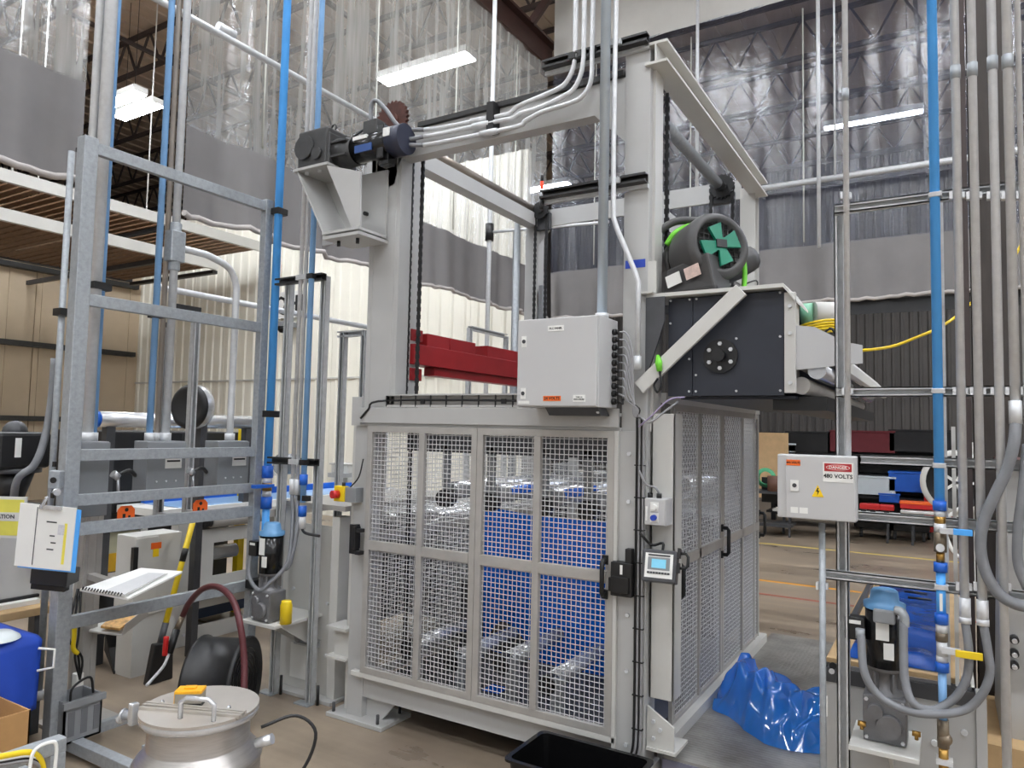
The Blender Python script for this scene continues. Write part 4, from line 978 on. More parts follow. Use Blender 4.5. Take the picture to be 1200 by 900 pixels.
# bright blue air pipe on the far post
q = A(318, 450, x=-3.57); t = thing('air_line', (-3.57, q.y, .8), 'bright blue air pipe with brass ball valve on the far frame post', 'pipe'); bx_, by_ = -3.57, q.y
zc = lambda py: A(312, py, x=-3.57).z
cyl('pipe', bluep, t, (bx_, by_, zc(548)), (bx_, by_, 8.98), .025, n=14); cyl('lower_pipe', bluep, t, (bx_, by_, zc(664)), (bx_, by_, zc(588)), .023, n=14)
for a_, b_ in ((546, 560), (582, 596)): cyl('collar', bluec, t, (bx_, by_, zc(b_)), (bx_, by_, zc(a_)), .034, n=14)
cyl('nipple', emt, t, (bx_, by_, zc(566)), (bx_, by_, zc(560)), .03, n=8); cyl('valve_body', brass, t, (bx_, by_, zc(575)), (bx_, by_, zc(566)), .03, n=12); cyl('nipple', emt, t, (bx_, by_, zc(582)), (bx_, by_, zc(575)), .028, n=8)
MB().box(bx_-.0, bx_+.045, by_-.12, by_+.02, zc(571), zc(567)).build('lever', bluec, t, .003)
for py in (243, 485): box('clamp', black, t, bx_-.05, bx_+.03, by_-.03, by_+.05, zc(py)-.02, zc(py)+.02, .003)
cyl('end_cap', black, t, (bx_, by_, zc(690)), (bx_, by_, zc(662)), .03, n=14); MB().box(bx_-.04, bx_+.03, by_-.10, by_+.06, zc(686), zc(676)).build('drain_valve', black, t, .004); MB().sphere((bx_+.035, by_-.02, zc(680)), .022).build('knob', chrome, t)

# ---------------------------------------------------------------- strut frame and gearmotor stand at the left of the machine
sf = thing('pipe_stand', (-3.3, 3.06, 0), 'tall slotted strut frame holding pipes above the left gearmotor', 'frame')
for xx in (-3.45, -3.145): strut(MB(), (xx, 3.04, 0), (xx, 3.04, 2.48), (0, -1, 0)).build('post', strutm, sf); box('foot', galv, sf, xx-.08, xx+.03, 2.99, 3.05, 0, .008); cyl('anchor_bolt', black, sf, (xx+.05, 3.05, 0), (xx+.05, 3.05, .11), .009, n=6)
for z_ in (2.47, 1.38): strut(MB(), (-3.52, 3.0, z_), (-3.12, 3.0, z_), (0, -1, 0)).build('cross_rail', darkstrut, sf)
for xx, r, mt, lab, py0 in ((-3.275, .012, emt, 'left slim pipe in the strut frame by the left gearmotor', 0), (-3.235, .012, emt, 'middle slim pipe in the strut frame by the left gearmotor', 0), (-3.185, .017, bluep2, 'pale blue pipe in the strut frame above the left gearmotor', 0)):
    t = thing('air_line' if mt is bluep2 else 'conduit_pipe', (xx, 2.965, 1.3), lab, 'pipe'); z0 = 1.15 if mt is bluep2 else 1.28
    cyl('pipe', mt, t, (xx, 2.965, z0), (xx, 2.965, 8.98), r, n=10)
    if mt is bluep2:
        for z_ in (1.28, 1.1): cyl('collar', bluec, t, (xx, 2.965, z_-.03), (xx, 2.965, z_+.03), .024, n=12)
        cyl('regulator', emt, t, (xx, 2.965, 1.0), (xx, 2.965, 1.09), .022, n=10); MB().box(xx-.03, xx+.05, 2.95, 2.98, 1.16, 1.19).build('valve', black, t); tube('hose', black, t, [(xx, 2.965, 1.0), (xx+.05, 2.95, .98), (xx+.14, 2.97, .97)], .008, 6, 4)
    else:
        cyl('connector', emt, t, (xx, 2.965, 1.19), (xx, 2.965, 1.28), .018, n=10)
        e1 = Vector((-3.2, 2.86, .80)) if xx > -3.25 else Vector((-3.42, 2.84, .93))
        tube('flex_tail', rubber, t, [(xx, 2.965, 1.2), (xx+.03, 2.95, 1.05), (xx+.06, 2.90, .82), (xx+.0, 2.82, .70), (-3.33, 2.80, .66), (-3.42, 2.80, .74), (-3.44, 2.84, .92)] if xx < -3.25 else [(xx, 2.965, 1.2), (xx+.04, 2.94, 1.0), (xx+.03, 2.90, .80), (-3.27, 2.90, .77)], .012, 8, 5)
    for z_ in (2.47, 1.38): box('clamp', black if mt is bluep2 else strutm, t, xx-.022, xx+.022, 2.945, 2.98, z_-.015, z_+.015)


def gearmotor(o, s, lab, gear, gl):
    """vertical gearmotor standing on a bracket plate; o = centre of the plate top"""
    o = Vector(o); t = thing('gearmotor', o, lab, 'gearmotor')
    P = lambda a, b, c: o+Vector((a, b, c))*s
    MB().obox(P(0, 0, .10), X*.085*s, Y*.07*s, Z*.10*s).build('gear_housing', gear, t, .008)
    MB().cyl(P(.018, -.07, .08), P(.018, -.108, .08), .052*s, .048*s, n=24).build('gear_cover', gear, t); MB().cyl(P(-.035, -.07, .135), P(-.035, -.10, .135), .034*s, .03*s, n=18).build('gear_cover', gear, t)
    MB().obox(P(0, -.072, .10), X*.083*s, Y*.004*s, Z*.097*s).build('gear_flange', gear, t, .003)
    for a_ in (-.07, .07):
        for c_ in (.02, .18): MB().cyl(P(a_, -.076, c_), P(a_, -.086, c_), .008*s, n=6).build('flange_bolt', emt, t)
    MB().lathe([(.075*s, .20*s), (.07*s, .215*s), (.05*s, .225*s), (.05*s, .29*s), (.075*s, .30*s), (.078*s, .315*s)], o, Z, 24).build('lantern', gear, t)
    for k in range(6): q = math.pi/3*k; MB().obox(P(.058*math.cos(q), .058*math.sin(q), .255), Vector((math.cos(q), math.sin(q), 0))*.015*s, Vector((-math.sin(q), math.cos(q), 0))*.004*s, Z*.04*s).build('lantern_rib', gear, t)
    mo = MB().cyl(P(0, 0, .315), P(0, 0, .57), .078*s, n=30).build('motor', blackg, t)
    box('rating_plate', white, t, o.x-.03*s, o.x+.022*s, o.y-.0795*s, o.y-.076*s, o.z+.44*s, o.z+.55*s)
    box('spec_label', white, t, o.x+.0*s, o.x+.04*s, o.y-.079*s, o.y-.07*s, o.z+.36*s, o.z+.43*s)
    MB().lathe([(.085*s, .565*s), (.085*s, .59*s), (.06*s, .60*s), (.055*s, .64*s), (.045*s, .65*s), (0, .652*s)], o, Z, 28).build('brake_cap', motblue, t)
    jb = MB().obox(P(-.115, -.03, .47), X*.04*s, Y*.035*s, Z*.05*s).build('terminal_box', black, t, .004); MB().obox(P(-.115, -.066, .50), X*.025*s, Y*.001*s, Z*.008*s).build('box_label', white, t)
    return t


gearmotor((-3.31, 2.86, .49), .84, 'left gearmotor with black body and blue cap on the narrow stand', castg, 0)
ls = thing('drive_stand', (-3.27, 3.2, 0), 'light grey drive stand with the left gearmotor shelf beside the machine', 'stand')
box('base_plate', grey, ls, -3.52, -3.02, 3.07, 3.35, 0, .02, .003); box('front_plate', cream, ls, -3.47, -3.09, 3.14, 3.15, .02, 1.0)
box('side_channel', cream, ls, -3.10, -3.04, 3.12, 3.22, .02, 1.06, .003); box('side_channel', cream, ls, -3.53, -3.47, 3.14, 3.24, .02, 1.12, .003); box('top_plate', alu, ls, -3.55, -2.98, 3.1, 4.3, 1.10, 1.13)
box('motor_shelf', cream, ls, -3.44, -3.17, 2.78, 3.14, .47, .488, .002)
MB().prism([(-3.37, 2.85, .47), (-3.37, 3.14, .47), (-3.37, 3.14, .28)], (.012, 0, 0)).build('shelf_gusset', cream, ls); MB().prism([(-3.24, 2.85, .47), (-3.24, 3.14, .47), (-3.24, 3.14, .28)], (.012, 0, 0)).build('shelf_gusset', cream, ls)
box('access_cover', white, ls, -3.42, -3.2, 3.132, 3.14, .08, .28); strut(MB(), (-3.36, 3.12, .31), (-3.18, 3.12, .31), (0, -1, 0)).build('short_strut', strutm, ls)
for xx, zz in ((-3.42, .6), (-3.13, .55), (-3.13, .25)): cyl('bolt', emt, ls, (xx, 3.14, zz), (xx, 3.13, zz), .01, n=6)
tag(MB().lathe([(.0, 0), (.033, 0), (.033, .1), (.028, .115), (.028, .125), (0, .125)], (-3.17, 2.86, .489), Z, 16).build('grease_cup', yellow), 'small yellow cup on the left motor shelf beside the gearbox', 'cup')
# yellow emergency stop on the machine's left leg
es = thing('emergency_stop', (-2.95, 3.0, 1.15), 'red mushroom emergency stop on a yellow box left of the gate', 'switch')
c = A(404, 579, y=2.98); box('yellow_cover', yellow, es, c.x-.055, c.x+.02, 2.95, 2.99, c.z-.04, c.z+.045, .003); box('back_box', mgrey, es, c.x+.02, c.x+.10, 2.96, 3.03, c.z-.04, c.z+.04, .003); cyl('mushroom', redp, es, (c.x-.02, 2.95, c.z), (c.x-.03, 2.91, c.z), .022); cyl('gland', black, es, (c.x, 2.97, c.z+.045), (c.x, 2.97, c.z+.065), .01)
tube('cable', black, es, [(c.x+.04, 2.98, c.z+.04), (c.x+.10, 2.98, c.z+.10), (c.x+.12, 2.99, c.z+.2)], .004, 6, 4)
# posts between stand and machine, yellow bar
t = thing('strut_gate', (-3.3, 4.2, 0), 'thin grey strut goal frame behind the left stand', 'frame')
for px in (400, 425): q = A(px, 480, y=3.6); strut(MB(), (q.x, 3.6, 0), (q.x, 3.6, A(400, 390, y=3.6).z), (0, -1, 0)).build('post', strutm, t)
q, e = A(400, 392, y=3.6), A(425, 392, y=3.6); strut(MB(), (q.x-.02, 3.6, q.z), (e.x+.02, 3.6, q.z), (0, -1, 0)).build('cross_rail', strutm, t)
q = A(397, 540, y=4.6); tag(box('guard_post', yellow, None, q.x-.02, q.x+.02, 4.58, 4.62, 0, A(397, 500, y=4.6).z), 'slim yellow guard post behind the emergency stop', 'post')
q = A(407, 558, y=3.78); t = thing('white_bin_box', (q.x, 3.78, q.z), 'small white box hanging behind the emergency stop post', 'box'); box('body', white, t, q.x-.1, q.x+.06, 3.72, 3.84, q.z-.04, q.z+.08, .004); box('lid', cream, t, q.x-.11, q.x+.07, 3.71, 3.85, q.z+.08, q.z+.09); box('arm', strutm, t, q.x-.03, q.x+.10, 3.62, 3.72, q.z, q.z+.03)
t = thing('strut_gate', (-4, 6, 0), 'grey strut goal frame seen beyond the red beam', 'frame')
qa, qb = A(549, 440, x=-3.9), A(592, 440, x=-3.9); zt2 = A(549, 384, x=-3.9).z
for q in (qa, qb): strut(MB(), (-3.9, q.y, 0), (-3.9, q.y, zt2), (1, 0, 0)).build('post', strutm, t)
strut(MB(), (-3.9, qa.y, zt2), (-3.9, qb.y, zt2), (1, 0, 0)).build('cross_rail', strutm, t)

it = thing('infeed_table', (-3.4, 4.6, 0), 'grey infeed roller table standing behind the left drive stand', 'table')
for xx in (-3.8, -2.98): box('side_panel', mgrey, it, xx, xx+.04, 4.0, 5.3, .1, .98, .003)
box('inner_floor', dgrey, it, -3.76, -2.98, 4.0, 5.3, .3, .33); box('front_panel', dgrey, it, -3.76, -2.98, 4.0, 4.02, .33, .8); box('foot', dgrey, it, -3.78, -3.7, 4.1, 4.2, 0, .1); box('foot', dgrey, it, -3.0, -2.95, 5.1, 5.2, 0, .1); box('foot', dgrey, it, -3.78, -3.7, 5.1, 5.2, 0, .1); box('foot', dgrey, it, -3.0, -2.95, 4.1, 4.2, 0, .1)
r0 = cyl('roller', chrome, it, (-3.76, 4.08, .93), (-2.98, 4.08, .93), .045, n=18)
for k in range(1, 9): inst(r0, it, (0, .14*k, 0))

# ================================================================ WHITE CONVEYOR LINE BEHIND THE FRAME
XV = -4.7
cv = thing('conveyor', (XV-.4, 4, 0), 'white framed conveyor with blue film and rollers behind the left frame', 'conveyor')
yA, yB = A(232, 650, x=XV).y, A(420, 570, x=XV).y+.6
# side plate with a window
def frame_plate(y0, y1, z0, z1, wy0, wy1, wz0, wz1, name, mat):
    m = MB()
    for a in ((y0, wy0, z0, z1), (wy1, y1, z0, z1), (wy0, wy1, z0, wz0), (wy0, wy1, wz1, z1)): m.box(XV-.02, XV, a[0], a[1], a[2], a[3])
    return m.build(name, mat, cv)
zz = lambda py: A(265, py, x=XV).z
yy_ = lambda px: A(px, 650, x=XV).y
frame_plate(yy_(232), yy_(300), zz(706), zz(618), yy_(250), yy_(291), zz(672), zz(634), 'window_plate', cream)
box('lower_rail', cream, cv, XV-.02, XV, yy_(232), yB, zz(745), zz(725)); box('leg_plate', cream, cv, XV-.06, XV+.02, yy_(205), yy_(229), 0, zz(605), .004); box('leg_plate', cream, cv, XV-.06, XV, yy_(320), yy_(330), 0, zz(600))
box('upper_rail', alu, cv, XV-.04, XV, yy_(232), yB, zz(612), zz(603)); box('bed', white, cv, XV-.58, XV-.05, yy_(190), yB, zz(600), zz(592)); box('blue_strip', bluec, cv, XV-.55, XV-.5, yy_(215), yB, zz(592)+.005, zz(583))
box('film_sheet', M('pale_blue_film', (150, 186, 222), .3, var=.08), cv, XV-.5, XV-.08, yy_(215), yB, zz(592)+.001, zz(592)+.005)
cyl('roller', chrome, cv, (XV-.2, yy_(236), zz(652)), (XV-.2, yy_(294), zz(652)), .055, n=20); cyl('roller', alu, cv, (XV+.02, yy_(243), zz(609)), (XV+.02, yy_(300), zz(609)), .045, n=20); cyl('roller_end', black, cv, (XV+.02, yy_(235), zz(609)), (XV+.02, yy_(243), zz(609)), .035)
for dz in (0, .06, .12, .18, .24): box('yellow_slat', yellow, cv, XV-.72, XV-.70, yy_(215), yy_(310), zz(668)+dz, zz(668)+dz+.04)
box('yellow_post', yellow, cv, XV-.72, XV-.66, yy_(292), yy_(297), zz(690), zz(634)); box('dark_bed', M('dark_blue_tray', (40, 58, 84), .4), cv, XV-.5, XV-.1, yy_(235), yB, zz(722), zz(700)); box('tread_step', tread, cv, XV-.3, XV+.15, yy_(235), yy_(300), .36, .38)
for z_ in (zz(640), zz(690), zz(730)): cyl('bolt', emt, cv, (XV+.02, yy_(217), z_), (XV+.03, yy_(217), z_), .012, n=6)
cyl('drive_motor', mgrey, cv, (XV-.3, yy_(352), zz(550)), (XV-.3, yy_(368), zz(550)), .09); MB().prism([(XV-.3, yy_(318), zz(565)), (XV-.3, yy_(350), zz(565)), (XV-.3, yy_(322), zz(532))], (-.3, 0, 0)).build('hopper', cream, cv)
# far silver tube, black wheel and dark backdrop machine
t = thing('film_roll_tube', (XV, 3.2, 1.6), 'long horizontal silver tube with blue end ring behind the left frame', 'tube'); xt = XV-.1
ya, yb = A(114, 492, x=xt).y, A(298, 499, x=xt).y; cyl('tube', chrome, t, (xt, ya, 1.605), (xt, yb, 1.605), .052, n=24); cyl('end_ring', bluec, t, (xt, ya-.03, 1.605), (xt, ya, 1.605), .056, n=24); cyl('end_cap', black, t, (xt, yb, 1.605), (xt, yb+.04, 1.605), .03); box('support', dgrey, t, xt-.03, xt+.03, yb-.1, yb-.04, zz(592), 1.555); box('support', dgrey, t, xt-.03, xt+.03, ya+.05, ya+.11, 0, 1.555)
q = A(226, 477, x=-4.45); wh = thing('polished_drum', (q.x, q.y, q.z-.15), 'black round wheel with polished rim behind a strut post', 'wheel'); ax_ = Vector((-.35, -1, 0)).normalized()
ax_ = Vector((.25, -1, 0)).normalized()
MB().lathe([(0, .045), (.11, .045), (.13, .055), (.15, .04), (.155, 0)], q, ax_, 32).build('face', black, wh); MB().lathe([(.155, .03), (.158, 0), (.155, -.035), (.0, -.04)], q, ax_, 32).build('rim', chrome, wh)
box('bracket', dgrey, wh, q.x-.03, q.x+.03, q.y+.05, q.y+.1, 0, q.z)
t = thing('dark_machine_cabinet', (-5.6, 3.6, 0), 'black equipment cabinet standing behind the junction boxes', 'cabinet')
ya, yb = A(128, 520, x=-5.3).y, A(282, 520, x=-5.3).y; box('body', black, t, -6.1, -5.3, ya, yb, .9, A(200, 506, x=-5.3).z, .01); box('base', dgrey, t, -6.05, -5.35, ya+.05, yb-.05, 0, .9); box('door_gap', ink, t, -5.3, -5.295, (ya+yb)/2, (ya+yb)/2+.01, .95, 1.5)
q = A(284, 518, x=-5.2); tag(box('guard_post', yellow, None, -5.22, -5.16, q.y-.03, q.y+.03, 0, A(284, 503, x=-5.2).z), 'short yellow guard post right of the black wheel', 'post')
# small electrical cabinet with stickers
t = thing('electrical_cabinet', (-4.3, 2.6, .5), 'pale electrical cabinet with red and yellow stickers behind the paper tray', 'cabinet')
ya, yb = A(158, 645, x=-4.35).y, A(212, 645, x=-4.35).y; z0, z1 = A(185, 672, x=-4.35).z, A(185, 626, x=-4.35).z
box('body', cream, t, -4.55, -4.35, ya, yb, z0-.25, z1, .005); box('door', cream, t, -4.35, -4.34, ya, (ya+yb)/2-.01, z0-.25, z1-.01, .003); box('red_sticker', orange, t, -4.34, -4.338, ya+.1, ya+.17, z1-.09, z1-.05); box('yellow_sticker', ylabel, t, -4.34, -4.338, ya+.115, ya+.155, z1-.14, z1-.09); box('black_handle', black, t, -4.34, -4.31, ya-.03, ya, z0, z1-.06); box('plinth', cream, t, -4.53, -4.36, ya+.02, yb-.02, 0, z0-.25)
# yellow glazed guard left of it
t = thing('machine_guard', (-4.8, 2.2, 0), 'yellow framed glazed machine guard behind the paper tray', 'guard')
ya, yb = A(112, 640, x=-4.8).y, A(162, 640, x=-4.8).y; z0, z1 = A(140, 668, x=-4.8).z, A(140, 622, x=-4.8).z
box('window', M('tinted_guard', (188, 186, 160), .25, var=.1), t, -4.82, -4.8, ya, yb, z0+.1, z1); box('yellow_band', M('amber_band', (206, 160, 30), .4, var=.15), t, -4.83, -4.79, ya, yb, z0, z0+.12); box('frame', cream, t, -4.84, -4.78, ya-.06, ya, 0, z1+.05); box('frame', cream, t, -4.84, -4.78, yb, yb+.05, 0, z1+.05); box('black_rail', black, t, -4.8, -4.76, ya, yb, z1, z1+.03)
box('bench_top', cream, t, -4.9, -4.6, ya-.3, yb+.2, z0-.08, z0-.03)
for k, (px, py, lab) in enumerate(((147, 604, 'near orange lockout tag clipped on the left frame rail'), (234, 596, 'far orange lockout tag clipped on the left frame rail'))):
    q = A(px, py, x=-3.66); t = thing('lockout_tag', q, lab, 'tag'); h = .045
    MB().prism([(-3.66, q.y-h, q.z-.075), (-3.66, q.y+h, q.z-.075), (-3.66, q.y+h, q.z+.03), (-3.66, q.y+h*.6, q.z+.05), (-3.66, q.y-h*.6, q.z+.05), (-3.66, q.y-h, q.z+.03)], (.008, 0, 0)).build('body', orange, t)
    cyl('hole', ink, t, (-3.653, q.y, q.z+.03), (-3.651, q.y, q.z+.03), .01); box('slot', ink, t, -3.652, -3.651, q.y-.02, q.y-.005, q.z-.03, q.z+.01); box('slot', ink, t, -3.652, -3.651, q.y+.01, q.y+.022, q.z-.035, q.z)

# ================================================================ DOCUMENT STAND, BROOM, HOSE REEL, TANK
XD = -3.95
q = A(100, 720, x=XD); ds = thing('document_stand', (XD, q.y, 0), 'aluminium post with two paper trays behind the left frame', 'stand')
m = MB().box(XD-.045, XD+.045, q.y-.045, q.y+.045, 0, 1.12)
for s_ in (-1, 1):
    for d_ in (-.022, .022): m.box(XD+s_*.045-.003, XD+s_*.045+.003, q.y+d_-.008, q.y+d_+.008, 0, 1.12); m.box(XD+d_-.008, XD+d_+.008, q.y+s_*.045-.003, q.y+s_*.045+.003, 0, 1.12)
m.build('post', alu, ds); box('foot', alu, ds, XD-.15, XD+.15, q.y-.15, q.y+.15, 0, .02)
T1 = [A(93, 693, z=.80), A(150, 704, z=.78), A(214, 672, z=.82), A(165, 668, z=.83)]
MB().prism(T1, (0, 0, .012)).build('upper_tray', white, ds, .003); c = sum(T1, Vector())/4
MB().bar((XD, q.y, .77), c-Z*.03, .04, .03).build('arm', alu, ds)
T2 = [A(104, 741, z=.48), A(142, 746, z=.46), A(172, 722, z=.5), A(120, 722, z=.5)]
MB().prism(T2, (0, 0, .01)).build('lower_tray', cream, ds, .002); MB().bar((XD, q.y, .46), (sum(T2, Vector())/4)-Z*.02, .04, .02).build('arm', alu, ds)
MB().prism([T2[1], T2[2], T2[2]+Z*.07+X*.03, T2[1]+Z*.07+X*.03], (.004, 0, 0)).build('tray_side', cream, ds)
P = [A(98, 691, z=.815), A(146, 699, z=.80), A(196, 673, z=.83), A(158, 671, z=.835)]
nb = thing('ring_notebook', P[0], 'open ring bound notebook lying on the upper paper tray', 'notebook'); MB().prism(P, (0, 0, .006)).build('pages', paper, nb); MB().prism([p_.lerp(P[1], .05)+Z*.006 for p_ in (P[1], P[2], P[2].lerp(P[3], .55), P[1].lerp(P[0], .55))], (0, 0, .003)).build('grey_sheet', M('grey_sheet', (196, 196, 196), .8, var=.04), nb)
r0 = MB().cyl(P[0]-X*.01, P[0]+X*.0+Z*.012, .004, n=5).build('ring', black, nb)
for k in range(1, 14): inst(r0, nb, (P[1]-P[0])*k/14)
P = [A(118, 736, z=.50), A(140, 739, z=.49), A(160, 724, z=.52), A(132, 724, z=.52)]
tag(MB().prism(P, (0, 0, .012)).build('magazine', M('orange_print', (206, 160, 96), .6, var=.5, scale=30)), 'printed orange booklet lying on the lower tray', 'booklet')
# broom
b_, h_ = A(187, 757, x=-4.2), A(229, 600, x=-4.2)
bm_ = thing('broom', (b_.x, b_.y, 0), 'yellow handled broom leaning behind the left frame with black bristles', 'broom')
cyl('handle', yellow, bm_, b_, h_, .018); d = (h_-b_).normalized(); cyl('grip', black, bm_, b_.lerp(h_, .62), b_.lerp(h_, .72), .0195); cyl('socket', dgrey, bm_, b_-d*.02, b_+d*.14, .02)
MB().prism([Vector((b_.x, b_.y-.10, 0)), Vector((b_.x, b_.y+.07, 0)), b_+Vector((0, .06, .02)), b_+Vector((0, -.06, .03))], (.05, 0, 0)).build('bristles', black, bm_, .008)
# dustpan
q = A(148, 775, z=0); dp = thing('dustpan', (q.x, q.y, 0), 'black dustpan lying on the floor by the broom', 'dustpan')
q0, q1, q2, q3 = A(133, 790, z=0), A(176, 778, z=0), A(172, 755, z=.12), A(122, 762, z=.12)
MB().prism([q0, q1, q2, q3], (0, 0, .012)).build('pan', black, dp); MB().prism([q3, q2, q2+Z*.1, q3+Z*.1], (0, .01, 0)).build('back', black, dp); MB().prism([q0, q3, q3+Z*.1], (.01, 0, 0)).build('side', black, dp)
# black hose reel and hose
q = A(245, 800, z=0); rl = thing('hose_reel', (q.x, q.y, 0), 'black drum reel standing behind the steel tank', 'reel')
rc = A(262, 746, z=.47); rc = Vector((rc.x, rc.y, .235)); ax_ = Vector((.55, -.45, 0)).normalized()
dir_ = Vector((.86, .50, 0)).normalized()
MB().lathe([(.0, -.13), (.225, -.13), (.235, -.12), (.235, -.11), (.225, -.105), (.222, .105), (.235, .11), (.235, .13), (.225, .135), (.20, .12), (.0, .12)], rc, dir_, 40).build('drum', black, rl)
cp = MB()
for rr in (.05, .08, .11, .14, .17): cp.lathe([(rr, .122), (rr+.006, .128), (rr+.012, .122)], rc, dir_, 32)
cp.build('face_ring', blackg, rl, kind='stuff'); box('stand', black, rl, rc.x-.06, rc.x+.06, rc.y-.1, rc.y+.1, 0, .03)
hz = thing('air_hose', (rc.x, rc.y, .3), 'dark red air hose arching from the reel to a blow gun', 'hose')
P = [A(286, 812, x=-2.9), A(286, 770, x=-2.95), A(281, 730, x=-3.0), A(272, 702, x=-3.1), A(256, 688, x=-3.25), A(238, 690, x=-3.4), A(222, 706, x=-3.55), A(214, 722, x=-3.62)]
tube('hose', M('dark_red_hose', (84, 36, 40), .45, var=.1), hz, P, .016, 10, 6)
P2_ = [A(214, 722, x=-3.62), A(207, 738, x=-3.62)]; cyl('brass_joint', dirtbrass, hz, P2_[0], P2_[1], .016); P3 = A(198, 766, x=-3.6); cyl('grip', black, hz, P2_[1], P3, .02); tube('nozzle', emt, hz, [P3, A(192, 780, x=-3.55), A(182, 792, x=-3.5), A(172, 803, x=-3.45)], .008, 8, 4)
tube('trigger', redp, hz, [A(195, 746, x=-3.6), A(194, 756, x=-3.6), A(193, 768, x=-3.6)], .014, 8, 3)

# stainless tank
tx, ty, tz = -2.255, 1.664, .60
tk = thing('steel_tank', (tx, ty, 0), 'round stainless steel tank with split lid in the left foreground', 'tank')
MB().lathe([(0, .02), (.19, .02), (.205, .05), (.207, .40), (.207, .44), (.200, .452), (.170, .485), (.168, .49), (.168, .585)], (tx, ty, 0), Z, 56).build('shell', stainless, tk)
MB().lathe([(.207, .425), (.212, .433), (.207, .441)], (tx, ty, 0), Z, 56).build('weld_band', stainless, tk); MB().lathe([(.168, .570), (.194, .576), (.196, .59), (.194, .598)], (tx, ty, 0), Z, 56).build('rim', chrome, tk)
# lid halves split along a chord running left-front to right-back
da = Vector((.92, .39, 0)).normalized()
def half(sgn, off, z0, z1, rr):
    nrm = Vector((da.y, -da.x, 0))*sgn; pts = []
    a0 = math.asin(min(1, max(-1, off/rr)))
    for k in range(25):
        q = a0+(math.pi-2*a0)*k/24; v = da*math.cos(q)*rr+nrm*math.sin(q)*rr; pts.append(Vector((tx, ty, z0))+v)
    return MB().prism(pts, (0, 0, z1-z0))
half(-1, -.075, .599, .607, .196).build('lid_half', stain2, tk); half(1, .08, .599, .609, .196).build('lid_half', stain2, tk)
nrm = Vector((da.y, -da.x, 0)); c = Vector((tx, ty, .612))+nrm*.075
for o_ in (0, .018, .036): MB().bar(c-nrm*o_-da*.18+Z*.004*(o_ > .01), c-nrm*o_+da*.19, .012, .012).build('hinge_bar', stain2, tk)
hb, he = c+nrm*.045+da*.0, c+nrm*.045+da*.12
tube('lid_handle', chrome, tk, [hb-Z*.005, hb+Z*.05, hb+Z*.065+da*.02, he+Z*.065-da*.02, he+Z*.05, he-Z*.005], .008, 8, 0)
hk = Vector((tx, ty, .61))-da*.12-nrm*.0
MB().lathe([(.006, -.003), (.010, 0), (.006, .003)], c-da*.13-nrm*.05+Z*.004, X, 10).build('eye', chrome, tk); MB().lathe([(.006, -.003), (.010, 0), (.006, .003)], c+da*.12-nrm*.05+Z*.004, X, 10).build('eye', chrome, tk)
# side fitting with sight spool pointing left, clamp on the right
s0_ = Vector((tx-.185, ty-.06, .545)); sd = Vector((-.93, -.35, -.02)).normalized()
fit = cyl('side_port', chrome, tk, s0_, s0_+sd*.03, .026); cyl('white_gasket', white, tk, s0_+sd*.03, s0_+sd*.045, .024); cyl('spool', chrome, tk, s0_+sd*.045, s0_+sd*.11, .017); cyl('ferrule', chrome, tk, s0_+sd*.11, s0_+sd*.118, .023); MB().sphere(s0_+sd*.125-Z*.015, .017).build('valve_ball', chrome, tk); MB().box(tx-.19, tx-.165, ty-.15, ty-.12, .545, .62).build('latch_lug', chrome, tk, .005)
e0 = Vector((tx+.19, ty+.09, .49)); cyl('right_port', chrome, tk, e0, e0+Vector((.05, .025, .02)), .018); box('caster', black, tk, tx+.19, tx+.22, ty+.1, ty+.14, .1, .36, .01)
tube('ground_cable', black, tk, [e0+Vector((.02, 0, .06)), e0+Vector((.08, .1, .08)), e0+Vector((.14, .14, .02)), e0+Vector((.12, .1, -.1)), e0+Vector((.04, .04, -.16)), e0+Vector((.03, .03, -.3))], .006, 8, 6)
gw = thing('gas_monitor', (tx-.04, ty+.04, .61), 'small yellow and grey box device with black base on the tank lid', 'device')
u1, u2 = Vector((.8, .6, 0)).normalized(), Vector((-.6, .8, 0)).normalized(); gc = A(223, 818, z=.63)
MB().obox(gc+Z*(-.016), u1*.045, u2*.028, Z*.006).build('base', black, gw); MB().obox(gc+Z*.006, u1*.045, u2*.028, Z*.018).build('body', M('grey_body', (150, 144, 132), .5), gw, .003); MB().obox(gc+Z*.028, u1*.046, u2*.029, Z*.006).build('lid', M('amber_plastic', (238, 172, 24), .45, var=.12, scale=60), gw, .003); MB().obox(gc-u1*.046+Z*.01, u1*.001, u2*.026, Z*.02).build('end_panel', MATS['amber_plastic'], gw); MB().obox(gc+Z*.037, u1*.02, u2*.012, Z*.004).build('knob', MATS['amber_plastic'], gw, .002)

# ================================================================ LEFT EDGE WORKPLACE
# clipboard on the near post
cc = A(56, 631, x=-3.42); cl = thing('clipboard', cc-Z*.2, 'blue clipboard with printed sheet hanging on the near frame post', 'clipboard')
cr = Vector((.62, .78, -.06)).normalized(); cr = (RT*.99-UP*.10).normalized(); cu_ = (UP*.99+RT*.14); cn = cr.cross(cu_).normalized(); cu_ = cn.cross(cr).normalized()
S = (cc-EYE).dot(_f)/F_PX
MB().obox(cc+cr*2*S, cr*34*S, cu_*37*S, cn*.003).build('board', bluep, cl, .002); MB().obox(cc-cr*2*S+cu_*2*S+cn*.005, cr*33*S, cu_*37*S, cn*.002).build('sheet', paper, cl)
MB().obox(cc+cr*2*S+cu_*37*S+cn*.012, cr*13*S, cu_*2.2*S, cn*.006).build('clip', chrome, cl); MB().bar(cc-cr*8*S+cu_*36*S+cn*.02, cc-cr*1*S+cu_*50*S+cn*.03, .012, .006).build('clip_lever', chrome, cl)
